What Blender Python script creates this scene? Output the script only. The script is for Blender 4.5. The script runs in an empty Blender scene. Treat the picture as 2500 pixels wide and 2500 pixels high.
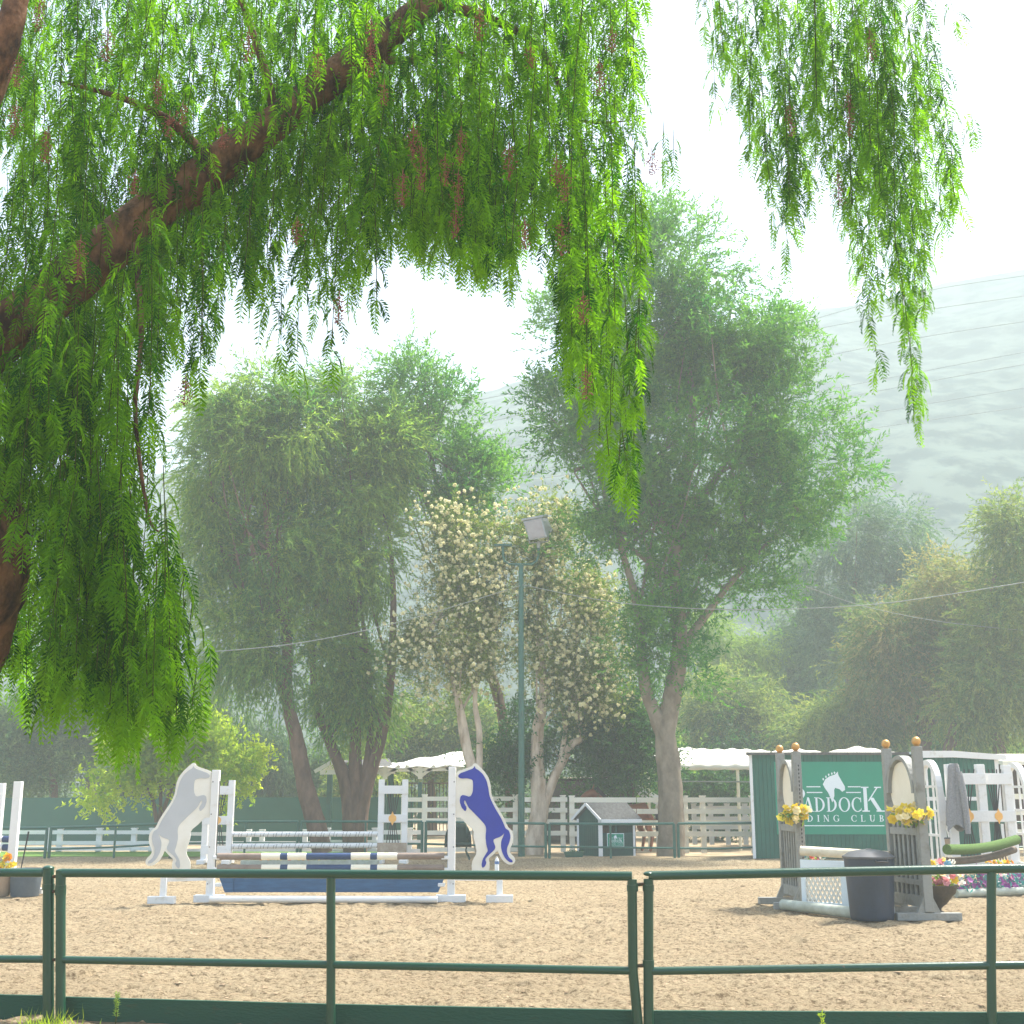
import bpy, bmesh, math, random
import numpy as np
from mathutils import Vector, Matrix
R_=math.radians
scene=bpy.context.scene
COL=scene.collection
random.seed(7); RNG=np.random.default_rng(11)
H=1.5; F=3000.0; TH=math.atan(685/3000.0)
CT,ST=math.cos(TH),math.sin(TH)
# ------------------------------------------------------------------ camera measures
def ray(px,py):
    x=(px-1250)/F; u=(1250-py)/F
    return Vector((x, CT-u*ST, ST+u*CT))
def P(px,py,Y):
    r=ray(px,py); t=Y/r.y
    return Vector((r.x*t, Y, H+r.z*t))
def G(px,py,z=0.0):
    r=ray(px,py); t=(z-H)/r.z
    return Vector((r.x*t, r.y*t, z))
def proj(p):
    d=p[1]*CT+(p[2]-H)*ST; u=-p[1]*ST+(p[2]-H)*CT
    return 1250+F*p[0]/d, 1250-F*u/d
def GX(px,Y,z=0.0):
    # point on height z at depth Y seen in column px
    d=Y*CT+(z-H)*ST
    return Vector(((px-1250)/F*d, Y, z))
def mpp(Y): return Y*CT/F     # metres per source pixel near the horizon
# ------------------------------------------------------------------ materials
def nodes(m):
    m.use_nodes=True; nt=m.node_tree; nt.nodes.clear(); return nt,nt.nodes,nt.links
def mat(name,c,rough=.7,c2=None,ns=6.0,lo=.35,hi=.65,bump=0.0,bs=30.0,spec=.3,metal=0.0,stretch=(1,1,1),var=.12):
    m=bpy.data.materials.new(name); nt,N,L=nodes(m)
    out=N.new('ShaderNodeOutputMaterial'); b=N.new('ShaderNodeBsdfPrincipled')
    b.inputs['Roughness'].default_value=rough; b.inputs['Metallic'].default_value=metal
    b.inputs['Specular IOR Level'].default_value=spec
    tc=N.new('ShaderNodeTexCoord'); mp=N.new('ShaderNodeMapping'); mp.inputs['Scale'].default_value=stretch
    L.new(tc.outputs['Object'],mp.inputs['Vector'])
    n=N.new('ShaderNodeTexNoise'); n.inputs['Scale'].default_value=ns; n.inputs['Detail'].default_value=6; n.inputs['Roughness'].default_value=.65
    L.new(mp.outputs[0],n.inputs['Vector'])
    r=N.new('ShaderNodeValToRGB'); r.color_ramp.elements[0].position=lo; r.color_ramp.elements[1].position=hi
    if c2 is None: c2=tuple(x*(1-var*2) for x in c)
    r.color_ramp.elements[0].color=(*c2,1); r.color_ramp.elements[1].color=(*c,1)
    L.new(n.outputs['Fac'],r.inputs['Fac']); L.new(r.outputs['Color'],b.inputs['Base Color'])
    if bump:
        n2=N.new('ShaderNodeTexNoise'); n2.inputs['Scale'].default_value=bs; n2.inputs['Detail'].default_value=5
        L.new(mp.outputs[0],n2.inputs['Vector'])
        bp=N.new('ShaderNodeBump'); bp.inputs['Strength'].default_value=bump; bp.inputs['Distance'].default_value=.02
        L.new(n2.outputs['Fac'],bp.inputs['Height']); L.new(bp.outputs[0],b.inputs['Normal'])
    L.new(b.outputs[0],out.inputs[0]); return m
def leafmat(name,c1,c2,t1,t2,tw=.5,rough=.5):
    """c1..c2 reflected tint, t1..t2 transmitted tint, driven by the point attribute 'tint'"""
    m=bpy.data.materials.new(name); nt,N,L=nodes(m)
    out=N.new('ShaderNodeOutputMaterial'); at=N.new('ShaderNodeAttribute'); at.attribute_name='tint'
    def mixc(a,b):
        r=N.new('ShaderNodeValToRGB'); r.color_ramp.elements[0].color=(*a,1); r.color_ramp.elements[1].color=(*b,1)
        L.new(at.outputs['Fac'],r.inputs['Fac']); return r
    ra=mixc(c1,c2); rb=mixc(t1,t2)
    d=N.new('ShaderNodeBsdfPrincipled'); d.inputs['Roughness'].default_value=rough; d.inputs['Specular IOR Level'].default_value=.12
    L.new(ra.outputs[0],d.inputs['Base Color'])
    t=N.new('ShaderNodeBsdfTranslucent'); L.new(rb.outputs[0],t.inputs['Color'])
    mx=N.new('ShaderNodeMixShader'); mx.inputs[0].default_value=tw
    L.new(d.outputs[0],mx.inputs[1]); L.new(t.outputs[0],mx.inputs[2]); L.new(mx.outputs[0],out.inputs[0]); return m
def boardmat(name,c,c2,scale,axis='X',rough=.6):
    """vertical grooved boards: darker thin grooves as bump + slight tone change"""
    m=mat(name,c,rough,c2,ns=2.5,bump=0)
    nt=m.node_tree; N=nt.nodes; L=nt.links
    b=[n for n in N if n.type=='BSDF_PRINCIPLED'][0]; tc=[n for n in N if n.type=='TEX_COORD'][0]
    w=N.new('ShaderNodeTexWave'); w.wave_type='BANDS'; w.bands_direction=axis; w.wave_profile='SAW'; w.inputs['Scale'].default_value=scale
    L.new(tc.outputs['Object'],w.inputs['Vector'])
    r=N.new('ShaderNodeValToRGB'); r.color_ramp.elements[0].position=0; r.color_ramp.elements[0].color=(0,0,0,1)
    r.color_ramp.elements[1].position=.1; r.color_ramp.elements[1].color=(1,1,1,1)
    L.new(w.outputs['Fac'],r.inputs['Fac'])
    bp=N.new('ShaderNodeBump'); bp.inputs['Strength'].default_value=1; bp.inputs['Distance'].default_value=.03
    L.new(r.outputs[0],bp.inputs['Height']); L.new(bp.outputs[0],b.inputs['Normal'])
    return m
M={}
M['white']=mat('white_paint',(.74,.74,.73),.55,(.5,.46,.38),ns=5,lo=.2,hi=.42,bump=.25,bs=40)
M['whiteclean']=mat('white_board',(.78,.76,.69),.5,(.70,.67,.58),ns=3,bump=.05)
M['cream']=mat('cream_paint',(.84,.79,.65),.6,(.66,.58,.44),ns=4,lo=.2,hi=.45,bump=.3)
M['creamflat']=mat('cream_oval',(.80,.75,.62),.55,(.74,.68,.54),ns=3)
M['grey']=mat('grey_painted_wood',(.27,.275,.255),.7,(.15,.14,.11),ns=7,lo=.22,hi=.5,bump=.4,bs=30)
M['greydark']=mat('dark_grey_slat',(.085,.09,.10),.6,(.05,.05,.05),ns=7)
M['taupe']=mat('taupe_paint',(.27,.21,.17),.6,(.2,.15,.12),ns=6)
M['navy']=mat('navy_paint',(.035,.07,.17),.5,(.02,.045,.11),ns=5)
M['navyplank']=mat('blue_plank_paint',(.045,.125,.25),.6,(.03,.085,.18),ns=3,bump=.2,stretch=(1,1,6))
M['blue']=mat('royal_blue_paint',(.022,.04,.36),.45,(.018,.03,.30),ns=3)
M['horsegrey']=mat('pale_grey_paint',(.46,.48,.50),.55,(.42,.44,.46),ns=3)
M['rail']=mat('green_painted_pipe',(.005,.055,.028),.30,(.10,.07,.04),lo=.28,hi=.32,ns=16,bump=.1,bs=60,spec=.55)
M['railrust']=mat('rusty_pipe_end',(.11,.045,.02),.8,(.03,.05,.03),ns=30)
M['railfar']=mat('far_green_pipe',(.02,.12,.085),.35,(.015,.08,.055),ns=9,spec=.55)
M['kerb']=mat('green_kerb_board',(.008,.065,.038),.7,(.05,.05,.024),ns=5,lo=.18,hi=.40,bump=.4,bs=25,stretch=(1,1,3))
M['shed']=boardmat('green_shed_boards',(.008,.115,.075),(.006,.09,.06),3.2)
M['shedside']=boardmat('green_shed_boards_side',(.012,.10,.075),(.009,.08,.06),3.2,'Y')
M['kiosk']=boardmat('green_box_boards',(.013,.085,.06),(.009,.06,.045),6.5)
M['banner']=mat('green_banner',(.008,.25,.15),.5,(.007,.225,.138),ns=1.5)
M['letter']=mat('white_vinyl',(.72,.80,.84),.5,(.68,.76,.80),ns=3)
M['shingle']=mat('grey_shingle',(.13,.13,.125),.9,(.07,.07,.065),ns=14,bump=.5)
M['gold']=mat('gold_paint',(.62,.36,.10),.35,(.48,.24,.05),ns=5,spec=.6,metal=.35)
M['diamond']=mat('yellow_orange_paint',(.85,.47,.13),.5,(.78,.40,.10))
M['stick']=mat('dark_stick',(.035,.03,.035),.6)
M['bin']=mat('blue_grey_plastic',(.026,.042,.075),.45,(.018,.028,.045),ns=3,spec=.45,bump=.1,bs=60)
M['lid']=mat('grey_lid_plastic',(.10,.105,.11),.45,(.06,.06,.065),ns=4,spec=.5)
M['pot']=mat('slate_plastic_pot',(.10,.125,.15),.6,(.07,.09,.11),ns=4)
M['urn']=mat('brown_urn',(.075,.058,.042),.6,(.04,.03,.02),ns=6,bump=.3)
M['turfpole']=mat('artificial_turf',(.13,.22,.055),.95,(.07,.14,.03),ns=60,bump=1.0,bs=120)
M['brownpole']=mat('brown_pole_paint',(.16,.12,.09),.7,(.10,.075,.05),ns=6)
M['mossy']=mat('pale_green_grey_pole',(.42,.46,.40),.7,(.30,.32,.26),ns=8,bump=.3)
M['logcream']=mat('cream_log',(.76,.68,.52),.65,(.60,.50,.34),ns=4,bump=.4,bs=20)
M['cloth']=mat('grey_fleece',(.30,.30,.31),.95,(.22,.22,.23),ns=40,bump=.6,bs=80)
M['tarp']=mat('white_tarp',(.80,.79,.75),.6,(.70,.68,.62),ns=2,bump=.2,bs=4)
M['tent']=mat('cream_tent',(.78,.75,.67),.6,(.66,.62,.52),ns=2,bump=.3,bs=3)
M['lampgrey']=mat('lamp_housing',(.36,.37,.36),.4,(.27,.28,.27),ns=5,metal=.4)
M['glass']=mat('lamp_glass',(.35,.31,.28),.15,(.26,.22,.2),ns=4,spec=.8)
M['cable']=mat('pale_cable',(.28,.31,.28),.7)
M['wire']=mat('dark_wire',(.30,.34,.35),.8)
M['barkred']=mat('pepper_bark',(.19,.095,.048),.95,(.035,.02,.014),ns=11,lo=.36,hi=.62,bump=1.0,bs=26,stretch=(1,1,.6))
M['bark']=mat('brown_bark',(.20,.125,.085),.95,(.10,.065,.045),ns=5,bump=.9,bs=14,stretch=(1,1,.35))
M['barkgrey']=mat('grey_tan_bark',(.29,.24,.175),.9,(.17,.135,.095),ns=4,bump=.6,bs=12,stretch=(1,1,.6))
M['barkpaper']=mat('papery_bark',(.68,.56,.43),.9,(.34,.24,.16),ns=5,lo=.32,hi=.6,bump=1.0,bs=9,stretch=(1,1,.3))
M['barkdark']=mat('dark_brown_bark',(.075,.04,.03),.9,(.04,.025,.02),ns=5,bump=.5)
M['horse']=mat('bay_coat',(.24,.08,.03),.5,(.16,.05,.02),ns=3)
M['mane']=mat('black_hair',(.012,.01,.01),.7)
M['screen']=mat('green_windscreen',(.035,.13,.10),.85,(.03,.11,.085),ns=1.2)
M['beige']=mat('beige_wall',(.45,.33,.25),.85,(.38,.28,.21),ns=2)
M['darkmetal']=mat('dark_green_metal',(.010,.045,.03),.5)
M['blackbar']=mat('black_bar',(.03,.03,.03),.5)
M['bottle']=mat('clear_bottle',(.72,.78,.82),.12,(.66,.72,.78),spec=.8)
M['bottlelabel']=mat('bottle_label',(.12,.22,.45),.5)
M['kraft']=mat('tan_box',(.42,.30,.2),.8)
M['leafbright']=leafmat('pepper_leaf',(.012,.065,.003),(.085,.20,.006),(.02,.14,.002),(.35,.77,.005),.50,.75)
M['berry']=mat('red_berry',(.27,.085,.055),.7,(.13,.045,.03),ns=40)
M['twig']=mat('green_twig',(.05,.09,.015),.9,(.05,.035,.015),spec=.05,ns=10)
# ------------------------------------------------------------------ mesh builder
class MB:
    def __init__(s): s.v=[]; s.f=[]; s.m=[]; s.k=0
    def add(s,vs,fs,mi=0):
        o=len(s.v); s.v+= [Vector(v) for v in vs]; s.f+=[tuple(i+o for i in f) for f in fs]; s.m+=[mi]*len(fs); return s
    def hexa(s,p,mi=0):   # p: 4 bottom + 4 top
        return s.add(p,[(3,2,1,0),(4,5,6,7),(0,1,5,4),(1,2,6,5),(2,3,7,6),(3,0,4,7)],mi)
    def box(s,c,size,rz=0,mi=0):
        c=Vector(c); hx,hy,hz=[x/2 for x in size]; m=Matrix.Rotation(rz,3,'Z')
        return s.hexa([c+m@Vector(q) for q in [(-hx,-hy,-hz),(hx,-hy,-hz),(hx,hy,-hz),(-hx,hy,-hz),(-hx,-hy,hz),(hx,-hy,hz),(hx,hy,hz),(-hx,hy,hz)]],mi)
    def beam(s,a,b,w,t,side=None,mi=0,w2=None):
        """bar from a to b; side = direction of the width w, t the other"""
        a=Vector(a); b=Vector(b); d=(b-a).normalized()
        sd=Vector(side) if side is not None else (Vector((1,0,0)) if abs(d.z)>.8 else Vector((0,0,1)))
        sd=(sd-d*sd.dot(d)).normalized(); n=d.cross(sd); w2=w if w2 is None else w2
        q=[]
        for p,ww in ((a,w),(b,w2)):
            q+=[p-sd*ww/2-n*t/2,p+sd*ww/2-n*t/2,p+sd*ww/2+n*t/2,p-sd*ww/2+n*t/2]
        return s.hexa(q,mi)
    def tube(s,pts,rad,n=10,cap=True,mi=0,noise=0.0,seed=0):
        pts=[Vector(p) for p in pts]; L=len(pts)
        if not hasattr(rad,'__len__'): rad=[rad]*L
        rr=random.Random(seed); o=len(s.v); ref=None
        lob=[rr.uniform(0,6.28) for _ in range(4)]
        for i,p in enumerate(pts):
            d=(pts[min(i+1,L-1)]-pts[max(i-1,0)]).normalized()
            if ref is None: ref=Vector((0,0,1)) if abs(d.z)<.9 else Vector((0,1,0))
            u=(ref-d*ref.dot(d)).normalized(); w=d.cross(u); ref=u
            for k in range(n):
                a=2*math.pi*k/n; r=rad[i]
                if noise: r*=1+noise*(math.sin(3*a+lob[0]+i*.35)*.5+math.sin(5*a+lob[1]-i*.6)*.35+rr.uniform(-.5,.5))
                s.v.append(p+(u*math.cos(a)+w*math.sin(a))*r)
        for i in range(L-1):
            for k in range(n):
                a=o+i*n+k; b=o+i*n+(k+1)%n
                s.f.append((a,b,b+n,a+n)); s.m.append(mi)
        if cap:
            s.f.append(tuple(o+k for k in range(n))[::-1]); s.m.append(mi)
            s.f.append(tuple(o+(L-1)*n+k for k in range(n))); s.m.append(mi)
        return s
    def lathe(s,c,prof,n=24,mi=0,rib=0,ribn=12):
        c=Vector(c); o=len(s.v)
        for (r,z) in prof:
            for k in range(n):
                a=2*math.pi*k/n; rr=r*(1+rib*math.cos(ribn*a))
                s.v.append(c+Vector((rr*math.cos(a),rr*math.sin(a),z)))
        for i in range(len(prof)-1):
            for k in range(n):
                a=o+i*n+k;b=o+i*n+(k+1)%n
                s.f.append((a,b,b+n,a+n)); s.m.append(mi)
        s.f.append(tuple(o+k for k in range(n))[::-1]); s.m.append(mi)
        s.f.append(tuple(o+(len(prof)-1)*n+k for k in range(n))); s.m.append(mi)
        return s
    def sphere(s,c,r,n=14,sc=(1,1,1),mi=0):
        c=Vector(c); o=len(s.v); m=n//2
        s.v.append(c+Vector((0,0,-r*sc[2])))
        for i in range(1,m):
            t=math.pi*i/m-math.pi/2
            for k in range(n):
                a=2*math.pi*k/n
                s.v.append(c+Vector((r*sc[0]*math.cos(t)*math.cos(a),r*sc[1]*math.cos(t)*math.sin(a),r*sc[2]*math.sin(t))))
        s.v.append(c+Vector((0,0,r*sc[2]))); top=len(s.v)-1
        for k in range(n):
            s.f.append((o,o+1+(k+1)%n,o+1+k)); s.m.append(mi)
            s.f.append((top,top-n+k,top-n+(k+1)%n)); s.m.append(mi)
        for i in range(m-2):
            for k in range(n):
                a=o+1+i*n+k;b=o+1+i*n+(k+1)%n
                s.f.append((a,b,b+n,a+n)); s.m.append(mi)
        return s
    def prism(s,poly,fr,t,mi=0):
        """poly: list of (u,z); fr(u,z,off)->world; solid of thickness t"""
        n=len(poly); a=[fr(u,z,0) for u,z in poly]; b=[fr(u,z,t) for u,z in poly]
        s.add(a+b,[tuple(range(n))]+[tuple(range(n,2*n))[::-1]]+[(i,i+n,(i+1)%n+n,(i+1)%n) for i in range(n)],mi); return s
ORG={}
def tag(o,label=None,cat=None,group=None,kind=None):
    if label: o['label']=label
    if cat: o['category']=cat
    if group: o['group']=group
    if kind: o['kind']=kind
    return o
def thing(name,loc,label,cat,group=None):
    o=bpy.data.objects.new(name,None); COL.objects.link(o); o.location=loc; o.empty_display_size=.2
    ORG[o.name]=Vector(loc); return tag(o,label,cat,group)
def build(name,mb,mats,parent=None,smooth=False,loc=None,bevel=0):
    org=ORG[parent.name] if parent is not None else (Vector(loc) if loc is not None else Vector((0,0,0)))
    me=bpy.data.meshes.new(name); me.from_pydata([v-org for v in mb.v],[],mb.f)
    mats=mats if isinstance(mats,(list,tuple)) else [mats]
    for m in mats: me.materials.append(m)
    me.polygons.foreach_set('material_index',mb.m)
    bm=bmesh.new(); bm.from_mesh(me); bmesh.ops.recalc_face_normals(bm,faces=bm.faces)
    if any(len(f.verts)>4 and not smooth for f in bm.faces): bmesh.ops.triangulate(bm,faces=[f for f in bm.faces if len(f.verts)>8])
    bm.to_mesh(me); bm.free()
    if smooth:
        me.polygons.foreach_set('use_smooth',[True]*len(me.polygons))
        try: me.set_sharp_from_angle(angle=R_(50))
        except Exception: pass
    o=bpy.data.objects.new(name,me); COL.objects.link(o)
    if bevel:
        b=o.modifiers.new('bevel','BEVEL'); b.width=bevel; b.segments=2; b.limit_method='ANGLE'
    if parent is not None: o.parent=parent; ORG[o.name]=org
    else: o.location=org; ORG[o.name]=org
    return o
def single(name,mb,mats,loc,label,cat,group=None,smooth=False,bevel=0):
    return tag(build(name,mb,mats,None,smooth,loc,bevel),label,cat,group)
def copy_tree(o,parent=None):
    c=o.copy(); COL.objects.link(c)
    if parent is not None: c.parent=parent
    ORG[c.name]=Vector(c.location)
    for ch in list(o.children): copy_tree(ch,c)
    return c
# fast quad soup (leaves)
def quadsoup(name,V,tint,material,parent=None,loc=(0,0,0)):
    """V (N,4,3) world coords, tint (N,)"""
    org=ORG[parent.name] if parent is not None else Vector(loc)
    N=len(V); me=bpy.data.meshes.new(name); v=(V.reshape(-1,3)-np.array(org)).astype(np.float32)
    me.vertices.add(N*4); me.vertices.foreach_set('co',v.ravel())
    me.loops.add(N*4); me.loops.foreach_set('vertex_index',np.arange(N*4,dtype=np.int32))
    me.polygons.add(N); me.polygons.foreach_set('loop_start',np.arange(N,dtype=np.int32)*4)
    me.update(calc_edges=True); me.materials.append(material)
    a=me.attributes.new('tint','FLOAT','POINT'); a.data.foreach_set('value',np.repeat(np.clip(tint,0,1),4).astype(np.float32))
    o=bpy.data.objects.new(name,me); COL.objects.link(o)
    if parent is not None: o.parent=parent; ORG[o.name]=org
    else: o.location=org
    return o
def nrm(a): return a/np.maximum(np.linalg.norm(a,axis=-1,keepdims=True),1e-9)
def leafquads(base,d,length,width,rng,nrml=None):
    d=nrm(d); n=rng.normal(size=d.shape) if nrml is None else nrml
    s=nrm(np.cross(d,n)); L=length[:,None]; W=width[:,None]
    cup=nrm(np.cross(s,d))*L*.08
    return np.stack([base, base+d*L*.45+s*W*.5+cup, base+d*L, base+d*L*.45-s*W*.5+cup],axis=1)
# ------------------------------------------------------------------ value noise
def vnoise(X,Y,scale,seed):
    r=np.random.default_rng(seed); T=r.random((256,256))
    x=X/scale; y=Y/scale; xi=np.floor(x).astype(int); yi=np.floor(y).astype(int)
    fx=x-xi; fy=y-yi; fx=fx*fx*(3-2*fx); fy=fy*fy*(3-2*fy)
    g=lambda a,b:T[a%256,b%256]
    return (g(xi,yi)*(1-fx)+g(xi+1,yi)*fx)*(1-fy)+(g(xi,yi+1)*(1-fx)+g(xi+1,yi+1)*fx)*fy-.5
def gridmesh(name,xs,ys,zf,material,kind='structure'):
    X,Y=np.meshgrid(xs,ys); Z=zf(X,Y); nx=len(xs); ny=len(ys)
    v=np.stack([X,Y,Z],-1).reshape(-1,3).astype(np.float32)
    i=np.arange((ny-1)*(nx-1)); r=i//(nx-1); c=i%(nx-1); a=r*nx+c
    f=np.stack([a,a+1,a+nx+1,a+nx],1).astype(np.int32)
    me=bpy.data.meshes.new(name); me.vertices.add(len(v)); me.vertices.foreach_set('co',v.ravel())
    me.loops.add(f.size); me.loops.foreach_set('vertex_index',f.ravel())
    me.polygons.add(len(f)); me.polygons.foreach_set('loop_start',np.arange(len(f),dtype=np.int32)*4)
    me.update(calc_edges=True); me.polygons.foreach_set('use_smooth',np.ones(len(f),dtype=bool))
    me.materials.append(material); o=bpy.data.objects.new(name,me); COL.objects.link(o); o['kind']=kind; return o
# ================================================================== SETTING
def sandmat():
    m=bpy.data.materials.new('arena_sand'); nt,N,L=nodes(m)
    out=N.new('ShaderNodeOutputMaterial'); b=N.new('ShaderNodeBsdfPrincipled'); b.inputs['Roughness'].default_value=.95; b.inputs['Specular IOR Level'].default_value=.1
    tc=N.new('ShaderNodeTexCoord')
    def noise(s,d=6,r=.6):
        n=N.new('ShaderNodeTexNoise'); n.inputs['Scale'].default_value=s; n.inputs['Detail'].default_value=d; n.inputs['Roughness'].default_value=r
        L.new(tc.outputs['Object'],n.inputs['Vector']); return n
    n1=noise(.5,4); n2=noise(20,9,.8); n3=noise(70,4,.75)
    r1=N.new('ShaderNodeValToRGB'); e=r1.color_ramp.elements
    e[0].position=.42; e[0].color=(.20,.145,.085,1); e[1].position=.56; e[1].color=(.53,.43,.28,1)
    k=r1.color_ramp.elements.new(.485); k.color=(.44,.35,.22,1)
    L.new(n2.outputs['Fac'],r1.inputs['Fac'])
    r2=N.new('ShaderNodeValToRGB'); r2.color_ramp.elements[0].position=.32; r2.color_ramp.elements[1].position=.62
    r2.color_ramp.elements[0].color=(.58,.56,.53,1); r2.color_ramp.elements[1].color=(1,1,1,1)
    L.new(n3.outputs['Fac'],r2.inputs['Fac'])
    r3=N.new('ShaderNodeValToRGB'); r3.color_ramp.elements[0].position=.35; r3.color_ramp.elements[1].position=.65
    r3.color_ramp.elements[0].color=(.86,.84,.82,1); r3.color_ramp.elements[1].color=(1,1,1,1)
    L.new(n1.outputs['Fac'],r3.inputs['Fac'])
    a=N.new('ShaderNodeMix'); a.data_type='RGBA'; a.blend_type='MULTIPLY'; a.inputs['Factor'].default_value=1
    L.new(r1.outputs[0],a.inputs['A']); L.new(r2.outputs[0],a.inputs['B'])
    c=N.new('ShaderNodeMix'); c.data_type='RGBA'; c.blend_type='MULTIPLY'; c.inputs['Factor'].default_value=1
    L.new(a.outputs['Result'],c.inputs['A']); L.new(r3.outputs[0],c.inputs['B'])
    L.new(c.outputs['Result'],b.inputs['Base Color'])
    ad=N.new('ShaderNodeMath'); ad.operation='ADD'; L.new(n2.outputs['Fac'],ad.inputs[0])
    mu=N.new('ShaderNodeMath'); mu.operation='MULTIPLY'; mu.inputs[1].default_value=.4; L.new(n3.outputs['Fac'],mu.inputs[0]); L.new(mu.outputs[0],ad.inputs[1])
    bp=N.new('ShaderNodeBump'); bp.inputs['Strength'].default_value=.9; bp.inputs['Distance'].default_value=.06
    L.new(ad.outputs[0],bp.inputs['Height']); L.new(bp.outputs[0],b.inputs['Normal']); L.new(b.outputs[0],out.inputs[0]); return m
M['sand']=sandmat()
M['dirt']=mat('yard_dirt',(.40,.31,.20),.95,(.22,.17,.10),ns=1.2,bump=.8,bs=12)
M['grassg']=mat('grass_ground',(.13,.25,.035),.95,(.09,.17,.03),ns=3,bump=.8,bs=30)
M['hill']=mat('hill_scrub',(.085,.12,.10),.95,(.02,.045,.045),ns=.2,lo=.44,hi=.56,bump=.5,bs=.6,spec=0)
big=MB().add([(-400,-60,-.06),(400,-60,-.06),(400,380,-.06),(-400,380,-.06)],[(0,1,2,3)])
o=build('ground',big,M['dirt']); o['kind']='structure'
def sandz(X,Y):
    z=.05*vnoise(X,Y,1.3,1)+.045*vnoise(X,Y,.30,2)+.045*vnoise(X,Y,.13,3)+.034*vnoise(X,Y,.062,9)
    pit=np.clip(vnoise(X,Y,.2,5)-.22,0,1); return np.maximum(z*.85-pit*.2-.012,-.052)
gridmesh('arena_sand',np.linspace(-8.2,8.2,620),np.linspace(8.2,18.5,480),sandz,M['sand'])
gridmesh('arena_sand_far',np.linspace(-18,18,420),np.concatenate([np.linspace(18.5,30.6,220)]),lambda X,Y:sandz(X,Y)*np.clip((30.6-Y)*.6,0.3,1),M['sand'])
g=MB().add([(-30,30.9,-.012),(-3.2,30.9,-.012),(-3.2,33.5,-.012),(-30,33.5,-.012)],[(0,1,2,3)])
o=build('grass_strip',g,M['grassg']); o['kind']='structure'
# clods on the sand: nobody could count them
rng=np.random.default_rng(5); n=16000
cx=rng.uniform(-8,8,n); cy=8.7+(rng.random(n)**1.3)*15; sc=rng.gamma(1.6,.0032,n)+.003
oct_=np.array([(1,0,0),(0,1,0),(-1,0,0),(0,-1,0),(0,0,1),(.2,.1,-.6)],float)
fc=[(0,1,4),(1,2,4),(2,3,4),(3,0,4),(1,0,5),(2,1,5),(3,2,5),(0,3,5)]
v=oct_[None]*(1+rng.uniform(-.4,.4,(n,6,3)))*np.stack([sc*1.6,sc*1.3,sc*.55],1)[:,None,:]
zz=sandz(cx,cy); v=v+np.stack([cx,cy,zz],1)[:,None,:]
me=bpy.data.meshes.new('sand_clods'); me.from_pydata(v.reshape(-1,3).tolist(),[],[tuple(a+6*i for a in f) for i in range(n) for f in fc])
M['clod']=mat('clod_earth',(.40,.30,.19),.95,(.22,.155,.09),ns=3)
me.materials.append(M['clod']); o=bpy.data.objects.new('sand_clods',me); COL.objects.link(o); tag(o,'brown clods and hoof-churned lumps lying on the arena sand','clods',kind='stuff')
# hills (ridge follows the measured skyline, at its own distance)
rid=[(-900,1330),(-300,1240),(0,1200),(390,1130),(800,1040),(1130,950),(1280,900),(1600,835),(2020,748),(2150,742),(2300,706),(2500,662),(2900,600),(3500,560)]
YR=250.0; Y0=105.0
rx=np.array([P(a,b,YR).x for a,b in rid]); rz=np.array([P(a,b,YR).z for a,b in rid])
def hillz(X,Y):
    r=np.interp(X*YR/np.maximum(Y,100),rx,rz)
    t=np.clip((Y-Y0)/(YR-Y0),0,1); base=r*(t**.82)
    fold=10*vnoise(X,Y*.5,44,21)+6*vnoise(X,Y,18,22)+1.5*vnoise(X,Y,6,23)+.9*vnoise(X,Y,3.0,24)+.6*vnoise(X,Y,1.6,25)
    z=base+fold*np.clip(t*2.5,0,1)*(1-.55*t)
    z=np.where(Y>YR, r+(fold*.45)-(Y-YR)*.5, z)
    return np.maximum(z,-.3)-.1
gridmesh('hill',np.linspace(-290,290,700),np.linspace(100,320,300),hillz,M['hill'])
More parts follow.
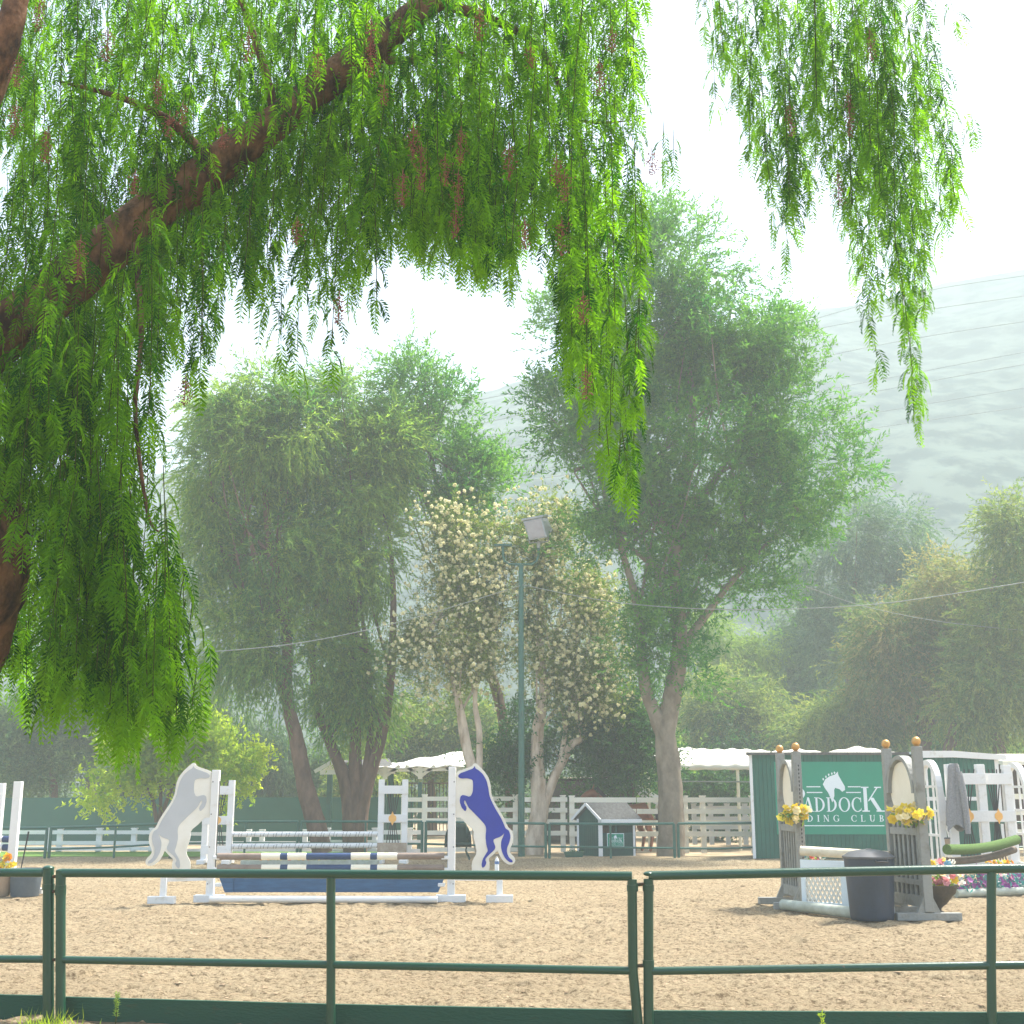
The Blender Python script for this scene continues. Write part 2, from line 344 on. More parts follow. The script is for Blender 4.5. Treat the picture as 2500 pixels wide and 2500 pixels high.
# ================================================================== TREES
def limbs(mb,specs,Y,seed=0,n=10,noise=.12):
    """specs: list of (list of (px,py[,dY]), r0, r1)"""
    for k,(pl,r0,r1) in enumerate(specs):
        pts=[P(q[0],q[1],Y+(q[2] if len(q)>2 else 0)) for q in pl]
        # smooth
        out=[]
        for i in range(len(pts)-1):
            a=pts[max(i-1,0)];b=pts[i];c=pts[i+1];d=pts[min(i+2,len(pts)-1)]
            for j in range(6):
                t=j/6; out.append(.5*((2*b)+(c-a)*t+(2*a-5*b+4*c-d)*t*t+(3*b-a-3*c+d)*t**3))
        out.append(pts[-1]); m=len(out)
        mb.tube(out,[r0+(r1-r0)*(i/(m-1)) for i in range(m)],n,True,0,noise,seed+k)
    return mb
def crown(parent,material,blobs,Y,nclump,mtwig,nleaf,ll,lw,style,seed,cr=.55,depth=.9,name='crown',tl=(.35,.8),hl=0.0):
    rng=np.random.default_rng(seed); B=np.array([(b[0],b[1],b[2],b[3]) for b in blobs],float)
    off=np.array([b[4] if len(b)>4 else 0 for b in blobs]); w=B[:,2]*B[:,3]; w/=w.sum()
    idx=rng.choice(len(B),nclump,p=w)
    cen=np.array([list(P(b[0],b[1],Y+o)) for b,o in zip(B,off)])
    m=mpp(Y)*1.02; rad=np.stack([B[:,2]*m,np.minimum(B[:,2],B[:,3])*m*depth,B[:,3]*m],1)
    NL=9; lu=nrm(rng.normal(size=(len(B),NL,3)))*(rng.random((len(B),NL,1))**.5)*.72; ltone=rng.uniform(-.34,.34,(len(B),NL))
    li_=rng.integers(0,NL,nclump); u=nrm(rng.normal(size=(nclump,3))+np.array([0,0,.35]))*(rng.random((nclump,1))**.3)*.42
    C=cen[idx]+(lu[idx,li_]+u)*rad[idx]
    crs=cr*rng.uniform(.5,1.3,nclump)
    ctone=rng.uniform(0,1,nclump)**1.2*.5+.22+ltone[idx,li_]
    ti=np.repeat(np.arange(nclump),mtwig); nt=len(ti)
    o=C[ti]+rng.normal(size=(nt,3))*crs[ti,None]*.6
    outw=nrm(o-cen[idx][ti])
    if style=='up': td=outw*.7+rng.normal(size=(nt,3))*.45+np.array([0,0,.55])
    elif style=='droop': td=outw*.3+rng.normal(size=(nt,3))*.28+np.array([0,0,-.95])
    elif style=='semi': td=outw*.6+rng.normal(size=(nt,3))*.42+np.array([0,0,-.38])
    else: td=outw*.6+rng.normal(size=(nt,3))*.6+np.array([0,0,.0])
    td=nrm(td); tlen=rng.uniform(tl[0],tl[1],nt)
    li=np.repeat(np.arange(nt),nleaf); nl=len(li); t=np.tile(np.linspace(.12,1,nleaf),nt)
    base=o[li]+td[li]*(tlen[li]*t)[:,None]
    base[:,2]-= (tlen[li]*t*t*.22)
    if style in('droop','semi'): ld=td[li]*.8+rng.normal(size=(nl,3))*.35+np.array([0,0,-.3])
    elif style=='up': ld=td[li]*.7+rng.normal(size=(nl,3))*.55+np.array([0,0,-.15])
    else: ld=td[li]*.4+rng.normal(size=(nl,3))*.8
    L=ll*rng.uniform(.6,1.25,nl); W=lw*rng.uniform(.7,1.2,nl)
    V=leafquads(base,ld,L,W,rng)
    tint=ctone[ti][li]+rng.normal(size=nl)*.16+hl*t
    return quadsoup(name,V,tint,material,parent), C, cen
def tree(name,label,cat,base,specs,bark,material,blobs,Y,nclump,mtwig,nleaf,ll,lw,style,seed,group=None,auto=14,ar=.05,**k):
    t=thing(name,base,label,cat,group)
    c,C,cen=crown(t,material,blobs,Y,nclump,mtwig,nleaf,ll,lw,style,seed,**k)
    mb=MB(); limbs(mb,specs,Y,seed)
    r=random.Random(seed); ends=[]
    for pl,r0,r1 in specs: ends+= [P(q[0],q[1],Y+(q[2] if len(q)>2 else 0)) for q in pl[len(pl)//2:]]
    for i in range(auto):
        a=r.choice(ends); b=Vector(C[r.randrange(len(C))])
        if b.z<a.z-.3: continue
        mid=(a+b)/2+Vector((r.uniform(-.3,.3),r.uniform(-.3,.3),-.1*(b-a).length))
        q=[a,a.lerp(mid,.6),mid.lerp(b,.4),b]; mb.tube(q,[ar,ar*.75,ar*.5,ar*.18],6,True,0,.1,i)
    build('trunk',mb,bark,t,True)
    return t,C
M['ash']=leafmat('ash_leaf',(.030,.15,.030),(.13,.32,.04),(.06,.28,.025),(.30,.62,.04),.42)
M['wil']=leafmat('willow_acacia_leaf',(.06,.18,.045),(.26,.38,.055),(.10,.34,.04),(.50,.72,.07),.44)
M['mela']=leafmat('paperbark_leaf',(.09,.15,.03),(.25,.31,.06),(.16,.28,.03),(.46,.58,.07),.4)
M['darkleaf']=leafmat('dark_glossy_leaf',(.018,.07,.022),(.05,.15,.035),(.03,.13,.02),(.10,.30,.03),.34,.35)
M['yel']=leafmat('yellow_green_leaf',(.15,.27,.022),(.34,.42,.035),(.36,.62,.02),(.75,.88,.06),.52)
M['euc']=leafmat('eucalyptus_leaf',(.08,.17,.045),(.30,.34,.08),(.12,.28,.04),(.50,.58,.09),.42)
M['eucb']=leafmat('blue_green_leaf',(.055,.15,.09),(.18,.29,.14),(.06,.19,.08),(.28,.44,.14),.38)
M['eucr']=leafmat('rust_tinged_leaf',(.09,.18,.045),(.36,.27,.10),(.14,.30,.05),(.50,.46,.13),.42)
M['lt']=leafmat('light_green_leaf',(.12,.22,.04),(.24,.36,.07),(.2,.38,.04),(.42,.62,.08),.45)
M['far']=leafmat('far_grey_green_leaf',(.05,.13,.06),(.16,.25,.09),(.07,.2,.06),(.26,.40,.12),.34)
M['puff']=leafmat('cream_blossom',(.82,.78,.48),(.95,.92,.68),(.8,.75,.42),(.95,.92,.62),.4)
# tall ash
tree('ash_tree','tallest tree, broad dark green crown on a thick grey forked trunk','tree',G(1640,2096)+Vector((0,.5,0)),
 [([(1640,2110),(1638,1990),(1632,1880),(1625,1790),(1640,1700),(1660,1560),(1650,1400),(1655,1250),(1690,1000),(1660,800)],.36,.07),
  ([(1622,1800),(1600,1745),(1572,1660),(1560,1500),(1520,1350),(1460,1150)],.21,.05),
  ([(1660,1590),(1710,1520),(1770,1440),(1850,1350),(1950,1250)],.13,.03),
  ([(1655,1300),(1760,1150),(1850,980)],.13,.03),([(1655,1350),(1560,1150),(1540,900)],.13,.03),([(1650,1420),(1500,1300),(1400,1150)],.09,.02)],
 M['barkgrey'],M['ash'],
 [(1640,640,220,165),(1790,800,210,210),(1500,800,190,220),(1360,800,95,115),(1380,1000,95,170),(1480,1080,170,200),(1700,1050,260,230),(1900,1000,150,180),(1960,1150,150,170),
  (1760,1250,260,170),(1540,1250,160,130),(1900,1300,150,110),(2080,1120,85,60),(1440,1330,90,70),(1700,1400,110,90),(1600,1560,110,160),(1590,1480,70,170),(1690,1640,60,80),(1830,1420,110,75),(1600,1300,120,90),(1690,820,200,180)],
 31.2,760,19,13,.15,.042,'up',101,cr=.46,auto=34,ar=.05,depth=.8,tl=(.3,.85))
# left pair of drooping trees
tree('drooping_acacia_tree','drooping tree on a single trunk leaning left, left of the many-stemmed one','tree',G(785,2075)+Vector((0,1.5,0)),
 [([(786,2085),(765,1990),(742,1900),(722,1800),(700,1700),(700,1550),(660,1350),(640,1150),(600,1000)],.27,.05),([(712,1760),(690,1690),(640,1560),(560,1400)],.11,.03)],
 M['bark'],M['wil'],
 [(640,1080,150,190),(530,1150,110,190),(500,1350,95,150),(640,1350,160,210),(580,1560,90,150),(690,1600,100,120),(560,1000,90,90),(740,1050,110,160),(640,960,120,80)],
 32.2,430,20,13,.16,.036,'semi',202,cr=.40,auto=24,depth=.8,tl=(.35,.9))
tree('drooping_acacia_tree','many-stemmed drooping tree behind the striped jump poles','tree',G(860,2075)+Vector((0,2.2,0)),
 [([(862,2088),(855,1990),(840,1900),(800,1800),(770,1700),(760,1500)],.25,.06),([(858,2088),(866,1960),(866,1850),(868,1700),(850,1400),(800,1100)],.24,.05),
  ([(874,2088),(882,1980),(905,1880),(935,1780),(955,1650),(960,1450),(950,1300)],.24,.05),([(870,2000),(898,1850),(905,1750),(900,1600)],.14,.04)],
 M['bark'],M['wil'],
 [(840,1000,130,130),(860,1200,130,180),(820,1400,150,200),(930,1150,80,160),(930,1350,70,150),(800,1600,120,160),(880,1700,90,120),(760,1250,130,160),(960,1080,60,100)],
 33.2,430,20,13,.16,.036,'semi',303,cr=.40,auto=24,depth=.8,tl=(.35,.9))
tree('ash_tree','ash tree with a loose feathery crown rising behind the cream-blossomed trees','tree',GX(1262,34.5),
 [([(1264,2075),(1250,1950),(1240,1850),(1215,1700),(1150,1500),(1090,1300),(1050,1100)],.22,.06),([(1090,1300),(1010,1150),(1000,1000)],.08,.02),([(1090,1300),(1160,1180),(1190,1120)],.06,.02)],
 M['bark'],M['ash'],
 [(1010,960,110,95),(1080,1010,90,100),(1030,1120,130,120),(1150,1150,90,85),(1120,1260,120,90),(1200,1180,50,50),(980,1060,70,130)],
 34.5,170,16,12,.16,.045,'up',404,cr=.5,auto=20,ar=.05,tl=(.35,.9))
def puffs(parent,C,Y,n,seed,name='blossom'):
    rng=np.random.default_rng(seed); i=rng.integers(0,len(C),n)
    c=C[i]+rng.normal(size=(n,3))*.36; c[:,1]-=np.abs(rng.normal(size=n))*.35
    k=16; rr=np.repeat(rng.uniform(.042,.088,n),k); cc=np.repeat(c,k,0)
    d=nrm(rng.normal(size=(n*k,3))); V=leafquads(cc-d*.01,d,rr,rr*.9,rng)
    quadsoup(name,V,np.repeat(rng.uniform(0,1,n),k)*.7+.2,M['puff'],parent)
t,C=tree('paperbark_tree','cream-blossomed paperbark left of the lamp post, its pale trunk going down behind the blue horse','tree',GX(1170,32.6),
 [([(1178,2080),(1165,1990),(1158,1900),(1140,1830),(1125,1740),(1108,1640),(1120,1500),(1120,1350)],.20,.05),([(1168,1900),(1170,1790),(1160,1700),(1180,1560)],.10,.04),([(1112,1650),(1040,1560),(980,1560)],.06,.02)],
 M['barkpaper'],M['mela'],
 [(1120,1310,100,75),(1080,1400,85,110),(1180,1420,90,130),(1100,1530,120,120),(1000,1590,95,65),(1180,1620,75,110),(1060,1680,60,60),(1240,1330,60,80)],
 32.6,230,17,12,.105,.03,'mid',505,cr=.36,auto=22,ar=.035,tl=(.2,.5))
puffs(t,C,32.6,2300,1)
t,C=tree('paperbark_tree','cream-blossomed paperbark right of the lamp post with a pale trunk forking low in a V','tree',GX(1312,31.4),
 [([(1300,2105),(1306,2040),(1318,1970),(1312,1880),(1312,1790),(1328,1690),(1318,1560),(1320,1430)],.29,.06),([(1325,1975),(1352,1900),(1395,1820),(1420,1790),(1400,1650),(1410,1560)],.14,.05),([(1365,1880),(1380,1790),(1395,1700)],.08,.04)],
 M['barkpaper'],M['mela'],
 [(1340,1260,80,60),(1360,1370,90,100),(1300,1450,70,120),(1400,1480,100,100),(1330,1600,90,110),(1440,1600,110,100),(1500,1520,60,60),(1480,1700,75,60),(1400,1720,90,60)],
 33.0,260,17,12,.105,.03,'mid',606,cr=.36,auto=24,ar=.035,tl=(.2,.5))
puffs(t,C,33.0,2300,2)
tree('dark_leaved_tree','low dark green tree on a straight dark brown trunk behind the little green hut','tree',GX(1541,31.7),
 [([(1541,2100),(1541,1990),(1541,1880),(1530,1780),(1500,1700)],.135,.08),([(1541,1880),(1480,1800),(1400,1780)],.07,.02)],
 M['barkdark'],M['darkleaf'],
 [(1260,1800,60,120),(1400,1840,130,80),(1500,1800,110,120),(1560,1850,70,70),(1440,1900,90,50),(1560,1740,50,80),(1230,1890,50,60)],
 33.6,170,18,12,.12,.048,'mid',707,cr=.42,auto=14)
tree('small_maple_tree','small yellow-green tree with thin spread stems behind the grey horse','tree',GX(385,33.6),
 [([(388,2075),(380,1990),(365,1930),(330,1890),(290,1860)],.07,.02),([(392,2075),(400,1980),(430,1900),(450,1840)],.07,.02),([(384,2070),(392,1960),(390,1880),(370,1800)],.06,.02)],
 M['bark'],M['yel'],
 [(290,1880,95,55),(360,1800,120,60),(450,1830,130,70),(560,1860,85,60),(240,1930,60,40),(500,1790,90,50),(400,1900,100,60),(600,1880,50,40),(560,1930,50,30)],
 33.6,150,15,10,.14,.07,'mid',808,cr=.36,auto=16,ar=.02,tl=(.2,.5))
BG='trees in the hazy background'
def bgtree(name,label,px,Y,trunk,mt,blobs,ncl,seed,style='semi',bark='bark',ll=.17,lw=.05,r0=.25,**k):
    tree(name,label,'tree',GX(px,Y),[(pl,r0,r0*.3) for pl in trunk],M[bark],M[mt],blobs,Y,int(ncl*1.25),17,14,ll,lw,style,seed,group=BG,auto=10,cr=.62,tl=(.4,1.1),**k)
bgtree('eucalyptus_tree','blue-green eucalyptus with the highest top of the hazy trees at the right',2040,56,[[(2065,2020),(2070,1800),(2075,1550),(2090,1400)]],'eucb',
  [(2090,1340,130,110),(2200,1290,90,80),(2010,1440,110,110),(2130,1460,130,110),(2240,1400,90,120),(1990,1560,90,90),(2090,1600,120,110),(2010,1700,90,90)],260,11)
bgtree('eucalyptus_tree','rust-tinged eucalyptus with two forked trunks above the right shed',2250,46,[[(2248,2040),(2252,1850),(2240,1740),(2200,1650),(2150,1560)],[(2252,1840),(2290,1700),(2330,1600)]],'eucr',
  [(2180,1560,100,110),(2290,1480,130,120),(2240,1660,150,110),(2350,1600,110,140),(2130,1660,60,90),(2400,1440,90,90)],300,12)
bgtree('eucalyptus_tree','dark grey-green eucalyptus filling the right edge of the picture',2440,43,[[(2452,2040),(2445,1850),(2420,1760),(2400,1650),(2430,1400)],[(2305,2040),(2310,1850),(2330,1760)]],'euc',
  [(2470,1330,70,110),(2460,1500,90,120),(2430,1650,110,130),(2360,1740,100,70),(2520,1620,90,180),(2480,1270,40,60)],260,13)
bgtree('eucalyptus_tree','blue-green shrub-like eucalyptus left of the rust-tinged one',1960,60,[[(1965,2010),(1965,1800),(1970,1650)]],'eucb',
  [(1950,1560,70,90),(1980,1680,90,90),(1900,1620,60,70)],120,14)
bgtree('pepper_like_tree','round weeping grey-green tree above the white tent',1790,50,[[(1800,2030),(1800,1850),(1795,1740)]],'euc',
  [(1800,1700,90,60),(1770,1770,90,70),(1860,1760,70,70)],120,15)
bgtree('willow_tree','light yellow-green tree between the ash trunk and the round weeping tree',1700,58,[[(1705,2010),(1705,1850),(1700,1700)]],'lt',
  [(1700,1640,70,80),(1740,1580,70,70),(1690,1740,80,80),(1860,1600,70,80)],130,16)
bgtree('weeping_tree','weeping olive-green tree above the middle of the big shed',2060,47,[[(2060,2030),(2062,1870),(2055,1790)]],'euc',
  [(2060,1760,90,80),(2130,1780,80,70),(1980,1790,70,60)],120,17)
bgtree('evergreen_tree','hazy grey-green tree on a bare brown trunk at the far left',130,44,[[(133,2040),(131,1930),(125,1820),(120,1750)]],'far',
  [(120,1760,110,90),(40,1790,90,80),(190,1800,70,70),(100,1860,60,40)],150,18,style='mid',r0=.18)
bgtree('evergreen_tree','hazy tree on a thick pale trunk behind the yellow-green maple',222,45,[[(223,2040),(222,1950),(224,1860),(230,1760)]],'far',
  [(250,1740,90,90),(330,1720,80,80),(200,1680,60,60)],130,19,style='mid',bark='barkgrey',r0=.27)
bgtree('evergreen_tree','dark hazy tree between the maple and the leaning trunk',560,48,[[(565,2040),(562,1900),(560,1780)]],'far',
  [(560,1790,110,80),(640,1830,100,90),(500,1700,80,70),(620,1920,110,50),(700,1880,70,80)],170,20,style='droop',r0=.22)
bgtree('evergreen_tree','green tree behind the white tarp shelter',1040,46,[[(1055,2040),(1052,1900),(1045,1800)]],'euc',
  [(1030,1790,90,60),(960,1830,70,60),(1100,1820,80,60),(1150,1760,60,60)],150,21,style='mid',r0=.2)
# band of shrubs: each bush its own object
for i,(px,py,rx_,ry_,mt_,Y) in enumerate([(1700,1850,70,45,'lt',52),(1790,1870,80,50,'darkleaf',48),(1640,1900,70,60,'lt',44),(1730,1950,90,55,'darkleaf',42),(1880,1840,80,45,'euc',54),
   (1970,1830,80,45,'darkleaf',50),(2150,1840,90,45,'lt',54),(2340,1830,80,55,'darkleaf',50),(2440,1870,80,60,'lt',46),(1900,1740,70,50,'eucr',62),(30,1880,80,60,'far',50),(330,1900,80,50,'far',50),(820,1880,80,70,'far',47),(900,1920,60,50,'euc',44),(1690,1770,70,60,'eucr',64),(2240,1800,80,40,'eucb',60)]):
    b=GX(px,Y); t=thing('shrub',b,['light green','dark green','pale','olive','tall','clipped'][i%6]+' shrub '+
      ['over the left end of the white tent','over the middle of the white tent','right of the ash trunk','under the white tent edge','over the left end of the big shed','over the middle of the big shed','above the gap between the two sheds','above the right shed','at the right edge above the cream stall','with rusty leaves below the blue-green trees','at the far left above the green windscreen','below the maple above the windscreen','behind the many-stemmed tree','between the many-stemmed tree and the tarp shelter','with rusty leaves just right of the ash trunk','below the forked eucalyptus trunks'][i],'shrub','shrubs in the hazy background')
    crown(t,M[mt_],[(px,py,rx_,ry_),(px+rx_*.6,py+20,rx_*.6,ry_*.8),(px-rx_*.6,py+15,rx_*.6,ry_*.8)],Y,60,14,9,.2,.07,'mid',900+i,cr=.6,name='foliage',tl=(.4,.9))
    mb=MB()
    for q in (-.5,0,.5): mb.tube([b+Vector((q*.3,0,-.05)),P(px+q*rx_,py,Y)],[.07,.03],6)
    build('stem',mb,M['bark'],t)
# far woods: one mass
rng=np.random.default_rng(77)
tw=bpy.data.objects.new('far_woods',None)
blb=[(x,1965+20*math.sin(x*.01),130,(55 if x>1500 else 45)+20*math.sin(x*.023)) for x in range(-200,2900,110)]+[(x,1870+30*math.sin(x*.013),120,70+20*math.sin(x*.03)) for x in range(1500,2900,120)]
bpy.data.objects.remove(tw)
c,_,_=crown(None,M['far'],blb,66,700,12,9,.42,.13,'mid',55,cr=1.1,name='far_woods',tl=(.7,1.5)); tag(c,'hazy grey-green woods at the foot of the hill','woods',kind='stuff')
# ================================================================== PEPPER TREE (foreground)
S=2500/1932.0
MASKS=[[(-60,-60),(1215,-60),(1222,120),(1300,190),(1335,310),(1250,370),(1215,400),(1240,470),(1250,600),(1272,700),(1235,720),(1205,760),(1192,905),(1165,890),(1110,800),(1070,700),(1055,520),(1040,470),(1000,430),(960,525),(920,500),(850,465),(800,480),(765,420),(735,430),(750,560),(790,680),(765,690),(700,600),(690,650),(660,730),(620,670),(550,700),(500,640),(470,600),(440,660),(400,735),(360,740),(305,640),(298,760),(310,900),(340,1010),(375,1150),(410,1210),(395,1270),(365,1350),(330,1380),(300,1330),(270,1320),(238,1405),(200,1350),(150,1280),(90,1320),(40,1320),(-60,1260)],
[(1290,-60),(1810,-60),(1830,120),(1855,240),(1880,320),(1850,290),(1800,340),(1805,440),(1770,420),(1745,470),(1760,560),(1790,650),(1760,620),(1745,700),(1745,790),(1705,805),(1680,700),(1650,680),(1620,560),(1600,480),(1590,400),(1570,300),(1545,360),(1515,400),(1500,480),(1470,460),(1440,350),(1400,280),(1350,190),(1300,120)]]
def inside(x,y,poly):
    c=False; j=len(poly)-1
    for i in range(len(poly)):
        xi,yi=poly[i]; xj,yj=poly[j]
        if (yi>y)!=(yj>y) and x<(xj-xi)*(y-yi)/(yj-yi)+xi: c=not c
        j=i
    return c
GR=["8 7 6 6 8 8 8 8 7 7 8 6 1 5 8 8 8 5 0","7 7 7 7 8 9 8 8 6 6 7 5 2 4 6 7 8 7 1","6 7 8 8 9 9 9 9 9 7 6 6 4 1 6 3 8 7 2","5 7 9 9 7 5 7 7 9 8 7 4 1 0 5 3 7 6 1",
"7 9 8 4 2 3 5 2 4 3 7 7 2 0 3 1 6 4 0","9 9 7 3 2 2 2 1 1 1 8 7 2 0 0 0 6 4 0","9 9 7 1 1 2 1 1 0 0 8 8 3 0 0 0 6 6 0","9 9 8 2 1 1 0 0 0 0 5 8 2 0 0 0 4 6 0","8 8 8 2 0 0 0 0 0 0 2 8 1 0 0 0 0 3 0",
"8 8 8 3 0 0 0 0 0 0 0 5 0 0 0 0 0 0 0","8 8 8 5 1 0 0 0 0 0 0 0 0 0 0 0 0 0 0","8 8 8 7 1 0 0 0 0 0 0 0 0 0 0 0 0 0 0","7 8 8 7 2 0 0 0 0 0 0 0 0 0 0 0 0 0 0","4 5 7 5 1 0 0 0 0 0 0 0 0 0 0 0 0 0 0","0 2 5 2 0 0 0 0 0 0 0 0 0 0 0 0 0 0 0"]
GR=np.array([[float(c) for c in r.split()] for r in GR])
def dens(x,y):
    if not any(inside(x,y,m) for m in MASKS): return 0.0
    gx=min(max(x/100-.5,0),17.99); gy=min(max(y/100-.5,0),13.99); a=int(gx); b=int(gy); fx=gx-a; fy=gy-b
    return ((GR[b,a]*(1-fx)+GR[b,a+1]*fx)*(1-fy)+(GR[b+1,a]*(1-fx)+GR[b+1,a+1]*fx)*fy)/9
rnd=random.Random(3)
trunkbase=Vector((-2.75,5.4,0))
pt=thing('pepper_tree',trunkbase,'weeping pepper tree hanging bright green fronds across the top and left foreground','tree')
def pathmesh(spec,seed,n=16,noise=.10):
    mb=MB(); 
    for k,(pts,rad) in enumerate(spec):
        out=[];rr=[]
        for i in range(len(pts)-1):
            a=pts[max(i-1,0)];b=pts[i];c=pts[i+1];d=pts[min(i+2,len(pts)-1)]
            for j in range(8):
                t=j/8; out.append(.5*((2*b)+(c-a)*t+(2*a-5*b+4*c-d)*t*t+(3*b-a-3*c+d)*t**3)); rr.append(rad[i]*(1-t)+rad[i+1]*t)
        out.append(pts[-1]); rr.append(rad[-1]); mb.tube(out,rr,n,True,0,noise,seed+k)
    return mb
pp=lambda a,b,Y:P(a,b,Y)
build('trunk',pathmesh([([trunkbase+Vector((0,0,-.1)),trunkbase+Vector((.12,0,.6)),pp(-190,1750,5.4),pp(-110,1560,5.35),pp(-45,1400,5.3),pp(-70,1240,5.3),pp(-120,1080,5.3),pp(-130,930,5.3)],[.34,.27,.25,.22,.20,.20,.2,.19])],5,20,.12),M['barkred'],pt,True)
build('branch',pathmesh([([pp(-130,1000,5.3),pp(-40,860,5.3),pp(130,715,5.35),pp(325,560,5.45),pp(520,405,5.55),pp(675,300,5.65),pp(880,135,5.75),pp(1060,0,5.9),pp(1260,-130,6.1)],[.17,.125,.115,.105,.095,.085,.08,.07,.06])],15,18,.10),M['barkred'],pt,True)
build('branch',pathmesh([([pp(-130,1000,5.3),pp(-160,600,5.2),pp(-80,330,5.1),pp(5,120,5.0),pp(50,-40,5.0),pp(120,-300,5.0)],[.17,.12,.09,.065,.05,.04])],25,14,.10),M['barkred'],pt,True)
build('branch',pathmesh([([pp(1240,-120,6.1),pp(1500,-190,6.3),pp(1800,-230,6.6),pp(2100,-220,6.9),pp(2350,-170,7.1)],[.06,.05,.045,.035,.02]),([pp(1060,0,5.9),pp(1300,100,6.0),pp(1390,280,6.0),pp(1440,420,6.0)],[.035,.018,.010,.006]),
   ([pp(1390,290,6.0),pp(1460,300,6.05),pp(1530,295,6.1)],[.010,.007,.003]),([pp(880,135,5.75),pp(1000,150,5.9),pp(1100,120,6.0),pp(1200,180,6.0)],[.03,.02,.012,.006]),
   ([pp(520,405,5.55),pp(420,300,5.4),pp(300,240,5.3),pp(150,200,5.3)],[.03,.02,.015,.006]),([pp(675,300,5.65),pp(640,150,5.6),pp(560,-80,5.5)],[.03,.02,.012]),
   ([pp(325,560,5.45),pp(345,800,5.1),pp(330,1000,5.0),pp(360,1250,4.95),pp(390,1300,4.95)],[.022,.012,.010,.007,.003])],35,8,.08),M['barkred'],pt,True)
# strands and fronds
FO=[];FA=[];FD=[];FL=[];FT=[]; twigs=MB(); nstr=0; tries=0
ends_pts=[]
while nstr<1400 and tries<40000:
    tries+=1
    x=rnd.uniform(-60,1880); y=rnd.uniform(-190,1400)
    if nstr>=1160: x=rnd.gauss(900,110); y=rnd.gauss(250,80)
    if nstr>=1300: x=rnd.uniform(60,760); y=float(np.interp(x,[0,100,250,400,520,680,820],[640,555,435,315,240,115,0]))-rnd.uniform(20,110)
    d=dens(x,max(y,5))
    if rnd.random()>d**1.4*.9: continue
    lim=float(np.interp(x,[-60,0,100,250,400,520,680,820,950],[690,640,555,435,315,240,115,0,-60])) if x<950 else -999
    offy=rnd.random()**1.6*130; offx=rnd.uniform(-8,8)
    if x<430 and y>350: Y=rnd.uniform(4.6,5.9)
    elif x<1290: Y=rnd.uniform(5.0,6.6)
    else: Y=rnd.uniform(6.2,7.6)
    if y<lim+25 and x<950 and rnd.random()<.30: Y=rnd.uniform(5.75,7.2)
    if x<70 and y>820 and rnd.random()<.9: Y=rnd.uniform(5.7,6.6)
    if nstr>=1160: Y=rnd.uniform(5.9,7.0)
    p=P(x*S,y*S,Y); L=rnd.uniform(.25,.95); sway=rnd.uniform(-.14,.14); swy=rnd.uniform(-.1,.1); side=rnd.choice((0,1)); ang0=rnd.uniform(0,6.28)
    tone=rnd.random(); path=[p.copy()]; st=.052; k=0; Lm=0
    while Lm<L:
        dd=Vector((sway*(1-Lm),swy,-1)).normalized(); p=p+dd*st; Lm+=st; k+=1
        a,b=proj(p); q=min(dens(a/S,max(b/S,5)),dens(a/S+offx,max(b/S+offy,5))*1.0+.0) if b>0 else 1
        if q<=0.02 or rnd.random()>.60+q: break
        path.append(p.copy())
        ang=ang0+k*2.4; xx=a/S; yy=b/S
        if a<85 and 1190<b<1540 and Y<5.6: continue
        if xx<930 and Y<5.7:
            ly=float(np.interp(xx,[-60,0,100,250,400,520,680,820,950],[690,640,555,435,315,240,115,0,-60]))
            if ly-25<yy+30<ly+75 and rnd.random()<.40: continue
        FO.append(tuple(p)); out=Vector((math.cos(ang),math.sin(ang)*.8,0)); FA.append(tuple(out)); FD.append(tuple(dd)); FL.append(rnd.uniform(.12,.21)*(1-.3*Lm/L)); FT.append(min(1,max(0,tone*.75+rnd.uniform(-.25,.45))))
    if len(path)>2:
        nstr+=1; twigs.tube(path[::3]+[path[-1]],.0022,3,False)
        for e in range(2):
            FO.append(tuple(p)); FA.append((rnd.uniform(-.6,.6),rnd.uniform(-.6,.6),0)); FD.append((sway,swy,-1)); FL.append(.17); FT.append(.9)
print('strands',nstr,'fronds',len(FO))
build('twig',twigs,M['twig'],pt)
FO=np.array(FO);FA=np.array(FA);FD=nrm(np.array(FD));FL=np.array(FL);FT=np.array(FT); nf=len(FO); rng=np.random.default_rng(9)
npair=9
fi=np.repeat(np.arange(nf),npair*2); t=np.tile(np.repeat(np.linspace(.14,1,npair),2),nf); sd=np.tile(np.array([1.,-1.]*npair),nf)
L=FL[fi]; A=FA[fi]; D=FD[fi]
cur=FO[fi]+ (A*(.75*t-.30*t*t)[:,None]+D*(.42*t+.5*t*t)[:,None])*L[:,None]
tan=nrm(A*(.75-.60*t)[:,None]+D*(.42+1.0*t)[:,None])
pn=nrm(np.cross(A,D)+1e-6); pn=nrm(pn+rng.normal(size=(nf,3))[fi]*.35)
pn=nrm(pn-tan*np.sum(pn*tan,1,keepdims=True))
# twist leaflets plane: spread direction
ldir=nrm(tan*.62+pn*sd[:,None]*.80+np.array([0,0,-.12])+rng.normal(size=cur.shape)*.07)
env=np.sin(np.pi*np.clip(.18+.72*t,0,1))*.9+.2
LL=.043*env*rng.uniform(.85,1.15,len(t))*(L/.15)**.5; WW=.0092*np.ones(len(t))*rng.uniform(.8,1.2,len(t))
nv=nrm(np.cross(tan,pn)+rng.normal(size=cur.shape)*.45)
V=leafquads(cur,ldir,LL,WW,rng,nv)
quadsoup('crown',V,FT[fi]+rng.normal(size=len(t))*.10,M['leafbright'],pt)
